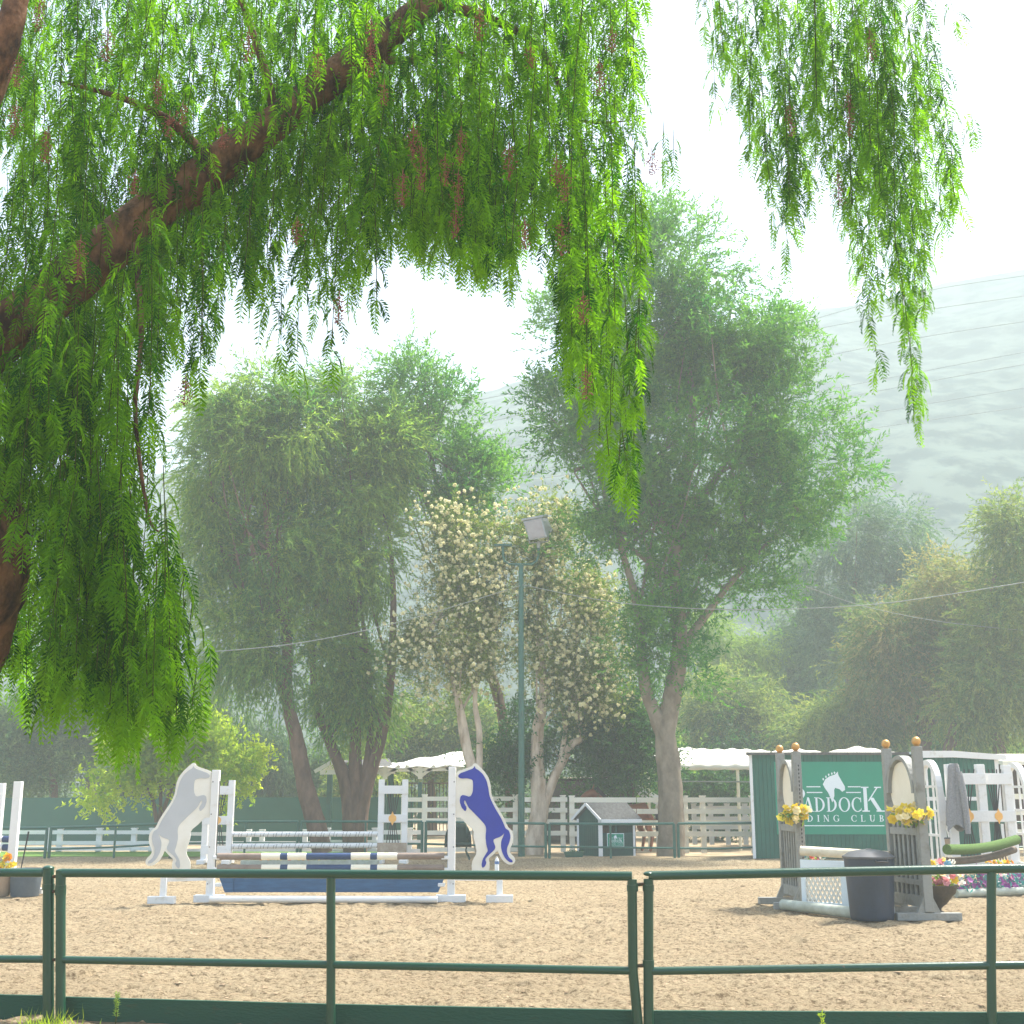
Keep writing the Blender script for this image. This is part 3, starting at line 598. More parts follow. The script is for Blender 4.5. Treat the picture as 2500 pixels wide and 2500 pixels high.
# rachises: thin ribbon per frond
tt=np.array([0,.35,.7,1.0])
R=FO[:,None,:]+(FA[:,None,:]*(.75*tt-.30*tt*tt)[None,:,None]+FD[:,None,:]*(.42*tt+.5*tt*tt)[None,:,None])*FL[:,None,None]
q=[]; wv=np.array([.0012,0,0])
for i in range(3):
    q.append(np.stack([R[:,i]-wv,R[:,i]+wv,R[:,i+1]+wv,R[:,i+1]-wv],1))
quadsoup('leaf_stalks',np.concatenate(q),np.tile(FT,3),M['leafbright'],pt)
# berries
bers=[(865,330,60),(990,420,50),(1050,300,50),(760,330,60),(1130,120,60),(600,100,50),(470,60,60),(700,90,60),(725,160,40),(152,455,70),(780,240,60),(795,280,80),(870,250,60),(840,300,50),(905,20,60),(1155,60,40),(35,110,60),(30,200,60),(320,220,40),(345,200,40),(90,250,60),(75,1,60),(1230,290,40),(1100,560,50),(1105,700,50),(1600,180,80),(1580,330,60),(1490,200,60),(20,1020,20),(960,280,60),(1060,420,60),(640,560,50),(350,720,40),(255,330,40),(1000,90,40),(700,40,60),(205,60,60),(300,150,50),(1065,330,50),(420,240,40),(560,420,40),(860,400,50),(1640,60,60)]
for i,(x,y,l) in enumerate(bers):
    Y=(4.75 if x<430 and y>350 else (5.0 if x<1290 else 6.2)); mb=MB(); p=P(x*S,y*S,Y)
    if False and i<2: Y=5.0
    for k in range(int(l*1.9)):
        tq=k/(l*1.6); 
        mb.sphere(p+Vector((rnd.gauss(0,.011+.006*math.sin(tq*3)),rnd.gauss(0,.011),-tq*l*S*Y/F)),.0038,5)
    mb.tube([p+Vector((0,0,.03)),p-Vector((0,0,l*S*Y/F*.5)),p-Vector((0,0,l*S*Y/F))],.0016,4); build('berry_cluster',mb,M['berry'],pt)
# ================================================================== FRONT RAIL FENCE
FF=lambda px,top,Y,**k:dict(px=px,top=top,Y=Y,**k)
def railpanel(label,posts,r=.029,ext=None,rusty=True):
    """posts: (px_top, py_top, py_mid, py_bottom, px_bottom, Y, radius)"""
    Y0=posts[0][5]; org=GX(posts[0][0],Y0); t=thing('rail_panel',org,label,'fence','front pipe rail panels')
    tops=[];mids=[]
    for (a,b,m_,c,ab,Y,rp) in posts:
        tp=P(a,b,Y); tops.append(tp); mids.append(P(a+(ab-a)*.3,m_,Y))
        if rp: 
            bt=P(ab,c,Y); bt.z=min(bt.z,-.03); 
            mb=MB().tube([bt,P(a+(ab-a)*.12,m_,Y),tp-Vector((0,0,.02 if rp<.033 else -.012))],rp,16); build('post',mb,M['rail'],t,True)
            if rp>.031: build('cap',MB().sphere(tp+Vector((0,0,.012)),rp*1.05,16,(1,1,.45)),M['rail'],t,True)
    for nm,pl in (('top_rail',tops),('middle_rail',mids)):
        pl=list(pl)
        build(nm,MB().tube(pl,r if nm=='top_rail' else r*.86,16),M['rail'],t,True)
    return t,tops,mids
t1,a1,b1=railpanel('leftmost front green pipe rail ending at the taller post',[(-700,2128,2338,2480,-700,9.1,.03),(118,2131,2342,2500,118,8.9,0)])
mb=MB().tube([P(118,2510,8.88),P(118,2122,8.88)],.038,18); build('post',mb,M['rail'],t1,True)
build('cap',MB().sphere(P(118,2120,8.88),.041,16,(1,1,.5)),M['rail'],t1,True)
t2,a2,b2=railpanel('front green pipe rail panel in the middle with its right end post leaning',[(148,2131,2343,2500,148,8.86,.033),(808,2134,2355,2510,808,8.5,.030),(1543,2139,2370,2530,1562,8.2,.031)])
t3,a3,b3=railpanel('front green pipe rail panel at the right in front of the bin',[(1583,2138,2371,2530,1583,8.2,.032),(2420,2121,2357,2530,2420,8.1,.029),(3050,2112,2350,2530,3050,8.05,.03)])
for (A,B,Y,ti) in (((126,2140),(146,2140),8.87,t1),((126,2178),(146,2172),8.87,t1),((120,2342),(150,2344),8.87,t1),((1543,2160),(1585,2158),8.2,t3),((1552,2358),(1585,2357),8.2,t3)):
    mb=MB().tube([P(*A,Y),P(*B,Y)],.011,10); build('coupling',mb,M['railrust'],ti,True)
for (px,py,Y,ti) in ((118,2165,8.88,t1),(148,2168,8.86,t2),(148,2178,8.86,t2),(1544,2168,8.2,t2),(1583,2168,8.2,t3),(1583,2352,8.2,t3)):
    c=P(px,py,Y); mb=MB().tube([c-Vector((0,0,.02)),c+Vector((0,0,.02))],.042 if px==118 else .037,16); build('collar',mb,M['rail'],ti,True)
# kerb boards
def kerb(label,pts):
    t=None
    mb=MB()
    for (a,ya,Ya),(b,yb,Yb) in zip(pts[:-1],pts[1:]):
        A=P(a,ya,Ya+.05);B=P(b,yb,Yb+.05); q=[Vector((A.x,A.y,-.08)),Vector((B.x,B.y,-.08)),Vector((B.x,B.y+.03,-.08)),Vector((A.x,A.y+.03,-.08)),A,B,B+Vector((0,.03,0)),A+Vector((0,.03,0))]
        mb.hexa(q)
    return single('kerb_board',mb,M['kerb'],GX(pts[0][0],pts[0][2]),label,'board','green kerb boards under the front rails')
kerb('scuffed green kerb board left of the taller post',[(-700,2416,9.1),(116,2431,8.93)])
kerb('long scuffed green kerb board under the middle rail panel',[(150,2434,8.9),(808,2452,8.53),(1552,2467,8.24)])
kerb('scuffed green kerb board under the right rail panel',[(1588,2468,8.24),(2420,2472,8.14),(3050,2470,8.1)])
# near ground outside the arena
M['straw']=mat('straw_dirt',(.30,.22,.13),.95,(.13,.09,.05),ns=9,bump=1,bs=25)
gridmesh('verge',np.linspace(-8,8,160),np.linspace(1,8.95,140),lambda X,Y:.02*vnoise(X,Y,.3,41)+.02*vnoise(X,Y,.1,42)-.045+.03*np.clip((Y-8.2)*2,0,1)*(X<-1),M['straw'])
def weed(px,py0,py1,Y,seed,label,mt,n=26):
    r=random.Random(seed); b=P(px,py0,Y); h=P(px,py1,Y).z-b.z; t=thing('weed',b,label,'weed')
    build('stem',MB().tube([b,b+Vector((.004,0,h*.5)),b+Vector((-.003,0,h))],[.004,.003,.001],5),M['twig'],t)
    base=np.array([list(b+Vector((0,0,h*r.uniform(.22,1)))) for _ in range(n*4)]); d=rng.normal(size=(n*4,3))*np.array([1,1,.25])+np.array([0,0,.7])
    quadsoup('leaves',leafquads(base,d,rng.uniform(.018,.036,n*4),rng.uniform(.005,.009,n*4),rng),rng.random(n*4),mt,t)
weed(282,2500,2425,8.6,1,'small pale green upright weed in front of the middle kerb board',M['lt'])
weed(2010,2545,2475,7.95,2,'short green weed in front of the right kerb board',M['yel'],16)
gb=thing('grass_tuft',GX(120,8.6),'dry yellow-green grass tuft at the foot of the two left posts','grass')
n=150; base=np.stack([GX(110,8.65).x+rng.normal(size=n)*.10,8.66+rng.normal(size=n)*.05,np.full(n,-.03)],1); d=rng.normal(size=(n,3))*.5+np.array([0,0,1])
quadsoup('blades',leafquads(base,d,rng.uniform(.05,.16,n),rng.uniform(.004,.008,n),rng),rng.random(n),M['yel'],gb)
# ================================================================== STRIPED HORSE JUMP (front left)
def Gp(px,Y): return GX(px,Y)
YJ=18.05
def post_(mb,px,pytop,Y,w,d,mi=0,pybase=None,z0=0.0,pxb=None):
    T=P(px,pytop,Y); X=T.x
    mb.box((X,Y,(T.z+z0)/2),(w,d,T.z-z0),0,mi); return X,T.z
m=mpp(YJ)
HORSE=[(930,330),(945,310),(1000,290),(1060,268),(1072,245),(1080,268),(1110,285),(1145,318),(1175,370),(1190,430),(1200,500),(1225,560),(1260,625),(1300,690),(1325,745),(1338,780),(1370,800),(1382,850),(1372,900),(1352,945),(1350,985),(1368,1030),(1400,1055),(1398,1072),(1370,1068),(1335,1035),(1310,985),(1300,940),(1302,890),(1318,850),(1330,820),(1300,850),(1240,872),(1235,890),(1255,940),(1245,965),(1200,1005),(1165,1045),(1178,1075),(1165,1105),(1145,1120),(1135,1095),(1145,1045),(1175,995),(1190,970),(1175,920),(1168,850),(1175,790),(1165,750),(1110,690),(1060,640),(1020,600),(990,535),(980,560),(1008,605),(995,638),(960,600),(945,550),(952,505),(975,493),(1035,512),(1058,470),(1060,400),(1055,365),(1010,352),(960,355),(935,345)]
BOARD=[(915,300),(940,285),(1050,250),(1060,228),(1078,220),(1098,235),(1150,285),(1190,340),(1210,400),(1215,480),(1240,550),(1290,630),(1335,710),(1355,765),(1395,800),(1408,850),(1400,910),(1375,955),(1378,990),(1415,1030),(1423,1060),(1405,1088),(1360,1090),(1310,1050),(1280,990),(1275,960),(1230,1010),(1195,1040),(1205,1080),(1200,1150),(1190,1200),(1060,1200),(1050,1075),(1095,990),(1085,930),(1065,850),(1070,800),(990,730),(960,690),(932,690),(905,690)]
def smoothpoly(pl,it=1):
    for _ in range(it):
        o=[]
        for i in range(len(pl)):
            a=pl[i]; b=pl[(i+1)%len(pl)]
            o+=[(a[0]*.8+b[0]*.2,a[1]*.8+b[1]*.2),(a[0]*.2+b[0]*.8,a[1]*.2+b[1]*.8)]
        pl=o
    return pl
u0=912; toW=lambda q:((q[0]-u0)/3.513*m,(P(1150,1800+q[1]/3.513,YJ).z))
def horsewing(label,postpx,mirror,ang,paint,ptop,legu):
    X0=P(postpx,2100,YJ).x; sgn=-1 if mirror else 1; t=thing('jump_standard',Vector((X0,YJ,0)),label,'jump standard','front jump standards with rearing horses')
    mb=MB(); top=P(postpx,ptop,YJ).z; mb.box((X0,YJ,top/2+.02),(.105,.10,top-.04)); build('post',mb,M['white'],t,bevel=.006)
    build('cup_strip',MB().box((X0-sgn*.056,YJ,top*.5+.1),(.006,.03,top-.5)),M['greydark'],t)
    dx=Vector((math.cos(ang)*sgn,-math.sin(ang) if not mirror else -math.sin(ang),0)); nn=Vector((0,-1,0)) 
    S0=Vector((X0+sgn*.055,YJ,0))
    fr=lambda u,z,off:S0+dx*u+Vector((0,-1,0))*off+Vector((0,0,z))
    build('backing_board',MB().prism([toW(q) for q in smoothpoly(BOARD)],fr,.02),M['whiteclean'],t)
    fr2=lambda u,z,off:S0+dx*u+Vector((0,-1,0))*(.021+off)+Vector((0,0,z))
    build('horse_silhouette',MB().prism([toW(q) for q in smoothpoly(HORSE)],fr2,.008),paint,t)
    L=S0+dx*legu; zt=.42
    build('leg',MB().box((L.x,L.y+.04,zt/2+.03),(.085,.07,zt-.06)),M['white'],t,bevel=.005)
    build('foot',MB().box((L.x,L.y-.02,.05),(.38,.09,.10)),M['white'],t,bevel=.008)
    build('foot',MB().box((X0,YJ-.03,.05),(.42,.13,.10)),M['white'],t,bevel=.008)
    mb=MB().beam(Vector((X0,YJ+.05,.33)),Vector((L.x,L.y+.05,.33)),.08,.04); build('brace',mb,M['white'],t)
    mb=MB()
    for z in (.25,.75,1.2,1.65): mb.sphere(Vector((X0+sgn*.03,YJ-.052,z)),.009,8)
    build('bolt',mb,M['greydark'],t)
    return t
wl=horsewing('white jump standard with the pale grey rearing horse cutout','x' and 517,True,R_(24),M['horsegrey'],1880,.60)
wr=horsewing('white jump standard with the royal blue rearing horse cutout',1102,False,R_(4),M['blue'],1872,.63)
GP='poles and planks of the striped jump'
def pole(name,label,A,B,r,segs,group=None,n=18,cat='jump pole',sag=0):
    """segs: list of (fraction end, material)"""
    A=Vector(A);B=Vector(B); t=thing(name,A,label,cat,group) if False else None
    mb=MB(); mats=[]; f0=0
    for f1,mt in segs:
        if mt not in mats: mats.append(mt)
        mi=mats.index(mt); K=max(2,int((f1-f0)*14)); pts=[A.lerp(B,f0+(f1-f0)*i/K)-Vector((0,0,sag*math.sin(math.pi*(f0+(f1-f0)*i/K)))) for i in range(K+1)]
        mb.tube(pts,r,n,True,mi); f0=f1
    return single(name,mb,mats,A,label,cat,group,smooth=True)
W,NV,TP=M['cream'],M['navy'],M['taupe']
sg=[]; 
for x,mt in ((638,TP),(684,W),(702,NV),(748,W),(857,NV),(904,W),(921,NV),(970,W),(1085,TP)): sg.append(((x-530)/555.,mt))
# the centre navy run is between two cream blocks
pole('jump_pole','upper taupe, cream and navy striped pole between the horse standards',P(531,2091,YJ-.03),P(1085,2090,YJ-.03),.047,sg,GP)
pole('jump_pole','lower taupe, cream and navy striped pole just above the front rail',P(531,2119,YJ-.03),P(1085,2119,YJ-.03),.047,sg,GP)
pole('jump_pole','plain white ground pole lying between the horse standards',P(512,2195,YJ-.22),P(1068,2196,YJ-.22),.046,[(1,M['white'])],GP)
t=thing('jump_plank',P(812,2160,YJ),'navy blue plank hanging under the striped poles','jump plank',GP)
za=P(812,2178,YJ).z; zb=P(812,2140,YJ).z; xa=P(552,2160,YJ).x; xb=P(1070,2160,YJ).x
build('board',MB().box(((xa+xb)/2,YJ-.02,(za+zb)/2),(xb-xa,.03,zb-za)),M['navyplank'],t,bevel=.004)
for s,x in ((-1,xa),(1,xb)):
    build('end_board',MB().hexa([Vector((x-s*.11,YJ-.055,za+.0)),Vector((x+s*.002,YJ-.055,za+.0)),Vector((x+s*.002,YJ-.036,za)),Vector((x-s*.11,YJ-.036,za)),
        Vector((x-s*.11,YJ-.055,zb+.01)),Vector((x+s*.10,YJ-.055,zb+.01)),Vector((x+s*.10,YJ-.036,zb+.01)),Vector((x-s*.11,YJ-.036,zb+.01))]),M['navyplank'],t)
for px,py in ((1086,2092),(1086,2121),(1078,2158),(529,2092),(529,2121),(534,2158)):
    par=wr if px>800 else wl
    build('jump_cup',MB().box(P(px,py+2,YJ-.03),(.10,.075,.05)),M['white'],par,bevel=.01)
# bottle on the blue horse's outer leg
b0=Vector((P(1213,2137,YJ-.01).x,YJ-.01,.42)); z2=P(1213,2091,YJ).z-.42
t=thing('water_bottle',b0,'small clear plastic water bottle standing beside the blue horse tail','bottle')
build('body',MB().lathe(b0,[(.028,0),(.031,.01),(.031,z2*.35),(.028,z2*.4),(.031,z2*.46),(.031,z2*.72),(.02,z2*.86),(.013,z2*.9)],16),M['bottle'],t,True)
build('label_band',MB().lathe(b0+Vector((0,0,z2*.48)),[(.0318,0),(.0318,z2*.2)],16),M['bottlelabel'],t,True)
build('cap',MB().lathe(b0+Vector((0,0,z2*.9)),[(.015,0),(.015,z2*.09)],12),M['white'],t,True)
# ================================================================== SECOND JUMP (behind)
YS=27.6
def hstandard(label,pl,pr,top,rails,Y,wpx,group,base_extra=True,diamond=None,weath=None,sticks=True,mt=None):
    mt=mt or M['white']; m=mpp(Y); xl=P(pl,2050,Y).x; xr=P(pr,2050,Y).x; cx=(xl+xr)/2; t=thing('jump_standard',Vector((cx,Y,0)),label,'jump standard',group)
    zt=P((pl+pr)/2,top,Y).z; w=wpx*m
    for x in (xl,xr): 
        build('post',MB().box((x,Y,zt/2),(w,w,zt)),mt,t,bevel=.006)
        build('foot',MB().box((x,Y-.05,.045),(w*1.3,.55,.09)),mt,t,bevel=.006)
    for i,(a,b) in enumerate(rails):
        z1=P(pl,a,Y).z; z0=P(pl,b,Y).z
        build('cross_board',MB().box((cx,Y-w/2-.012,(z0+z1)/2),(xr-xl+w*.98,.02,z1-z0)),(M['taupewood'] if weath==i else mt),t,bevel=.003)
    if sticks:
        mb=MB(); z1=P(pl,rails[0][0]-10,Y).z; zc=(P(pl,rails[1][0],Y).z+P(pl,rails[1][1],Y).z)/2; z0=P(pl,rails[2][0]+6,Y).z; hw=(xr-xl)/2-w*.6
        for k in range(5):
            f=(k-2)/2; mb.tube([Vector((cx+f*hw*.95,Y+.0,z1)),Vector((cx+f*hw*.16,Y+.01*k,zc)),Vector((cx-f*hw*.0+f*hw*.75,Y,z0))],.010,6)
        build('stick_fan',mb,M['stick'],t)
    if diamond:
        dh,dw=diamond; fr=lambda u,z,o:Vector((cx+u,Y-w/2-.024-o,zc+z))
        pl_=[(0,dh),(dw*.45,dh*.45),(dw,0),(dw*.45,-dh*.45),(0,-dh),(-dw*.45,-dh*.45),(-dw,0),(-dw*.45,dh*.45)]
        pl_=[(0,dh),(dw*.35,dh*.55),(dw*.9,dh*.3),(dw,0),(dw*.9,-dh*.3),(dw*.35,-dh*.55),(0,-dh),(-dw*.35,-dh*.55),(-dw*.9,-dh*.3),(-dw,0),(-dw*.9,dh*.3),(-dw*.35,dh*.55)]
        build('diamond',MB().prism(pl_,fr,.012),M['diamond'],t)
    return t
M['taupewood']=mat('weathered_board',(.42,.34,.26),.8,(.28,.21,.15),ns=9)
G2='white jump standards with dark crossed sticks'
hstandard('white standard half hidden behind the grey horse standard, far jump',500,560,1905,[(1919,1940),(1992,2013),(2064,2085)],YS,14,G2,diamond=(.15,.085))
hstandard('white standard with crossed sticks and weathered bottom board, left of the blue horse',929,987,1903,[(1918,1938),(1988,2008),(2057,2080)],YS,14,G2,diamond=(.15,.085),weath=2)
def spiralpole(label,A,B,r,group):
    A=Vector(A);B=Vector(B); mb=MB().tube([A,B],r,14); L=(B-A).length; d=(B-A).normalized()
    o=single('jump_pole',mb,M['white'],A,label,'jump pole',group,smooth=True); ORG[o.name]=A
    sp=MB(); N=34
    for i in range(N):
        s=A+d*(L*(i+.5)/N); pts=[s+d*(.035*(q/6-.5)+.02*math.sin(i*2.3))+Vector((0,-math.cos(-1.2+2.4*q/6),math.sin(-1.2+2.4*q/6)))*(r+.002) for q in range(7)]
        sp.tube(pts[:5+i%3],.004,4)
    build('stripe_marks',sp,M['greydark'],o)
G3='white poles with dark spiral marks'
spiralpole('upper white pole with dark spiral marks on the far jump',P(567,2037,YS),P(926,2036,YS),.055,G3)
spiralpole('lower white pole with dark spiral marks on the far jump',P(567,2066,YS),P(926,2064,YS),.055,G3)
# blooms
def petalmesh(c,r,n,rg,sc=.5):
    q=[]
    ax=nrm(rg.normal(size=3)*.7+np.array([0,-.9,.5])); a=nrm(np.cross(ax,[.3,.2,1])); b=np.cross(ax,a)
    for k in range(n):
        t=2*math.pi*k/n; d=a*math.cos(t)+b*math.sin(t)+ax*.35; s=-a*math.sin(t)+b*math.cos(t)
        c0=np.array(c); q.append([c0,c0+d*r*.55+s*r*sc,c0+d*r,c0+d*r*.55-s*r*sc])
    return q
def bouquet(parent,c,rad,n,cols,seed,fr=.045,nleaf=80,leafm='lt',ymin=None):
    rg=np.random.default_rng(seed)
    for i in range(n):
        u=nrm(rg.normal(size=3)); p=np.array(c)+u*np.array(rad)*rg.uniform(.6,1); p[1]=c[1]-abs(u[1])*rad[1]*rg.uniform(.3,1)
        qs=[]; 
        for lay in range(2): qs+=petalmesh(p+np.array([0,-.004*lay,.004*lay]),fr*rg.uniform(.8,1.25)*(1-.35*lay),6,rg)
        quadsoup('flower',np.array(qs),np.full(len(qs),rg.random()),M[cols[i%len(cols)]],parent)
    base=np.array(c)+nrm(rg.normal(size=(nleaf,3)))*np.array(rad)*.8*rg.random((nleaf,1)); base[:,2]-=rad[2]*.2
    quadsoup('leaves',leafquads(base,rg.normal(size=(nleaf,3))+np.array([0,-.4,-.1]),rg.uniform(.05,.11,nleaf),rg.uniform(.025,.045,nleaf),rg),rg.random(nleaf),M[leafm],parent)
def fm(n,a,b): M[n]=leafmat(n,a,b,a,b,.35)
fm('f_yellow',(.85,.62,.03),(.92,.80,.12)); fm('f_cream',(.85,.68,.32),(.88,.80,.5)); fm('f_pink',(.70,.22,.26),(.85,.45,.45)); fm('f_white',(.75,.75,.68),(.85,.85,.8))
fm('f_orange',(.85,.30,.02),(.9,.5,.05)); fm('f_red',(.6,.06,.05),(.75,.15,.1)); fm('f_purple',(.30,.08,.32),(.50,.16,.42)); fm('f_teal',(.05,.28,.26),(.14,.42,.40)); fm('f_blue',(.15,.35,.5),(.3,.5,.6))
c=GX(760,YS-.5); t=thing('flower_box',c,'low grey planter of red and yellow flowers seen between the striped poles','planter')
xa=P(590,2100,c.y).x; xb=P(925,2100,c.y).x; z0=P(760,2112,c.y).z
build('box',MB().box(((xa+xb)/2,c.y,max(z0,.1)/2),(xb-xa,.2,max(z0,.1))),M['mossy'],t)
rgx=random.Random(4)
for i in range(36):
    p=Vector((xa+(xb-xa)*(.06+.6*i/36+rgx.uniform(-.01,.01)),c.y-.06,max(z0,.1)+rgx.uniform(.02,.10))); qs=petalmesh(tuple(p),.05,6,np.random.default_rng(i))
    quadsoup('flower',np.array(qs),np.full(len(qs),rgx.random()),M[rgx.choice(['f_red','f_yellow','f_orange','f_yellow','f_cream'])],t)
base=np.stack([rng.uniform(xa,xb,160),np.full(160,c.y-.03),np.full(160,max(z0,.1))],1); quadsoup('leaves',leafquads(base,rng.normal(size=(160,3))+np.array([0,0,.6]),rng.uniform(.05,.1,160),rng.uniform(.02,.04,160),rng),rng.random(160),M['lt'],t)
# ================================================================== FAR GREEN RAIL FENCE
tops=[(-200,2024),(0,2022),(125,2021),(283,2016),(420,2010),(540,2006),(1030,2006),(1240,2010),(1500,2012),(1850,2009),(2500,2008)]
mids=[(-200,2076),(0,2074),(125,2073),(283,2068),(420,2059),(540,2058),(1030,2060),(1240,2066),(1500,2069),(1760,2072),(1850,2068),(2500,2068)]
yi=lambda tb,x:float(np.interp(x,[a for a,_ in tb],[b for _,b in tb]))
YF=30.0
pan=[(-190,115,-40),(125,420,283),(428,728,600),(736,1031,893),(1040,1332,1190),(1341,1645,1490),(1655,1958,1855),(1968,2275,2050),(2283,2590,2440)]
lab=['at the far left beside the tall white post','left of the grey horse over the white plank fence','behind the grey horse','between the grey horse and the many-stemmed tree','behind the blue horse','in front of the little green hut','right of the ash trunk over the cream plank fence','across the big green shed','at the far right behind the white arches']
for (a,b,mid),lb in zip(pan,lab):
    o0=GX(a,YF); t=thing('far_rail_panel',o0,'thin far green pipe rail panel '+lb,'fence','far green pipe rail panels')
    for px,r in ((a,.035),(mid,.026),(b,.035)):
        if px==mid and px in (1190,): continue
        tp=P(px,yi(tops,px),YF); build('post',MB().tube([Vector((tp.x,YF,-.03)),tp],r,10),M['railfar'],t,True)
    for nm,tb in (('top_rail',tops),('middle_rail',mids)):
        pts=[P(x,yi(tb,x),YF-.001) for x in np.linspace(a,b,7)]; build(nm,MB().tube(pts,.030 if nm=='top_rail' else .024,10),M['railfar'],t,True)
# ================================================================== LAMP POST
YL=30.9; lp=GX(1276,YL); t=thing('lamp_post',lp,'tall green lamp post with one floodlight and one empty bracket','lamp post')
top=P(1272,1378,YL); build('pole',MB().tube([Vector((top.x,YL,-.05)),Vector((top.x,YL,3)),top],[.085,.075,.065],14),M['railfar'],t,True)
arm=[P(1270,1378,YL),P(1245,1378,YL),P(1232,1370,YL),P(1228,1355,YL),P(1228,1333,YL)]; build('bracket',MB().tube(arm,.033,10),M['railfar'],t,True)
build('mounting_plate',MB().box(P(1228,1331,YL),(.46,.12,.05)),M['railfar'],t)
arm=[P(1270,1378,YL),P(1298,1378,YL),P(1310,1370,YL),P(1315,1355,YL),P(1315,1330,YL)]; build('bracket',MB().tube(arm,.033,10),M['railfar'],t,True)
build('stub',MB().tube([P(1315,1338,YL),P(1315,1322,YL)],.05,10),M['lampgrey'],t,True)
# yoke and lamp head
c=P(1318,1293,YL-.05); mbk=MB(); y0=P(1293,1326,YL-.05); y1=P(1338,1322,YL-.05)
mbk.beam(P(1288,1285,YL),y0,.03,.02); mbk.beam(y0,y1,.03,.02); mbk.beam(y1,P(1340,1290,YL),.03,.02); build('yoke',mbk,M['lampgrey'],t)
mb=MB(); f=[P(1276,1272,YL-.35),P(1322,1262,YL-.35),P(1336,1312,YL-.35),P(1292,1320,YL-.35)]; bk=[P(1290,1270,YL+.1),P(1336,1262,YL+.1),P(1350,1295,YL+.1),P(1312,1308,YL+.1)]
mb.add(f+bk,[(0,1,2,3),(7,6,5,4),(0,4,5,1),(1,5,6,2),(2,6,7,3),(3,7,4,0)]); h=build('lamp_head',mb,M['lampgrey'],t,bevel=.02)
cc=(f[0]+f[1]+f[2]+f[3])/4; gq=[cc+(q-cc)*.84+Vector((0,-.012,0)) for q in f]; build('lens',MB().add(gq+[q+Vector((0,-.01,0)) for q in gq],[(0,1,2,3),(7,6,5,4),(0,4,5,1),(1,5,6,2),(2,6,7,3),(3,7,4,0)]),M['glass'],t)
build('hood',MB().hexa([f[0]+Vector((-.04,-.03,-.01)),f[1]+Vector((.04,-.03,-.01)),bk[1]+Vector((.03,0,.0)),bk[0]+Vector((-.03,0,0)),f[0]+Vector((-.04,-.03,.05)),f[1]+Vector((.04,-.03,.05)),bk[1]+Vector((.03,0,.06)),bk[0]+Vector((-.03,0,.06))]),M['lampgrey'],t,bevel=.01)
def sagline(name,label,pts,r,mt,group=None,cat='cable'):
    mb=MB(); out=[]
    for i in range(len(pts)-1):
        a=pts[max(i-1,0)];b=pts[i];c_=pts[i+1];d=pts[min(i+2,len(pts)-1)]
        for j in range(10):
            q=j/10; out.append(.5*((2*b)+(c_-a)*q+(2*a-5*b+4*c_-d)*q*q+(3*b-a-3*c_+d)*q**3))
    out.append(pts[-1]); mb.tube(out,r,6); return single(name,mb,mt,pts[0],label,cat,group)
sagline('cable','pale cable running left from the lamp post in front of the drooping trees',[P(1270,1430,30.8),P(1000,1512,30.5),P(760,1565,30),P(530,1590,29.5),P(250,1600,29)],.011,M['cable'],'cables tied to the lamp post')
sagline('cable','pale cable running right from the lamp post past the ash trunk',[P(1276,1428,30.8),P(1480,1467,30.2),P(1700,1486,29.6),P(1950,1486,29.2),P(2200,1468,29),P(2560,1412,28.8)],.011,M['cable'],'cables tied to the lamp post')
sagline('cable','thin pale cable sloping down to the right over the eucalyptus trees',[P(1880,1400,42),P(1990,1440,42),P(2110,1480,42),P(2300,1518,42),P(2560,1545,42)],.010,M['cable'])
build('cable_tie',MB().tube([P(1268,1432,31.2),P(1278,1428,31.2),P(1280,1436,31.2),P(1268,1424,31.2)],.022,8),M['cable'],t)
for i,(l0,l1,l2) in enumerate([((1150,980),(2030,796),(2560,714)),((1200,1066),(2050,862),(2560,776)),((1230,1094),(2050,945),(2560,850)),((1230,1128),(2050,972),(2560,880)),((1240,1160),(2050,1022),(2560,938)),((1250,1180),(2100,1050),(2560,985)),((1280,1010),(2080,752),(2560,664))]):
    sagline('power_line',['third','fourth','fifth','sixth','second lowest','lowest','topmost'][i].replace('third','second')+(' of the dark power lines crossing the hazy hill' if i!=1 else ' from the right top dark power line over the hill').replace('fourth','third') if False else
      ['second dark power line from the top over the hill','third dark power line from the top over the hill','fourth dark power line from the top over the hill','fifth dark power line from the top over the hill','sixth dark power line from the top over the hill','lowest dark power line over the hill','topmost dark power line over the hill'][i],
      [P(l0[0]-900,l0[1]+160,66),P(*l0,66),P(*l1,66),P(*l2,66),P(l2[0]+500,l2[1]-70,66)],.020,M['wire'],'power lines over the hill','power line')
# ================================================================== BIG SHED + BANNER
YB=29.75
XL=P(1838,2050,YB).x; XR=P(2225,2050,YB).x; ZT=P(1900,1843,YB).z
t=thing('shed',Vector((XL,YB,0)),'big flat-roofed green shed with the banner on its front','shed')
SK=.75; build('wall',MB().hexa([Vector((XL,YB,0)),Vector((XR,YB,0)),Vector((XR+SK,YB+3,0)),Vector((XL+SK,YB+3,0)),Vector((XL,YB,ZT)),Vector((XR,YB,ZT)),Vector((XR+SK,YB+3,ZT)),Vector((XL+SK,YB+3,ZT))]),M['shed'],t)
build('corner_trim',MB().box((XL+.02,YB-.012,ZT/2),(.07,.024,ZT)),M['white'],t)
build('roof',MB().hexa([Vector((XL-.1,YB-.12,ZT)),Vector((XR+.05,YB-.12,ZT)),Vector((XR+.8,YB+3.2,ZT)),Vector((XL+.7,YB+3.2,ZT)),Vector((XL-.1,YB-.12,ZT+.06)),Vector((XR+.05,YB-.12,ZT+.06)),Vector((XR+.8,YB+3.2,ZT+.1)),Vector((XL+.7,YB+3.2,ZT+.1))]),M['shingle'],t)
fb=lambda px,py:(P(px,py,YB).x,P(px,py,YB).z)
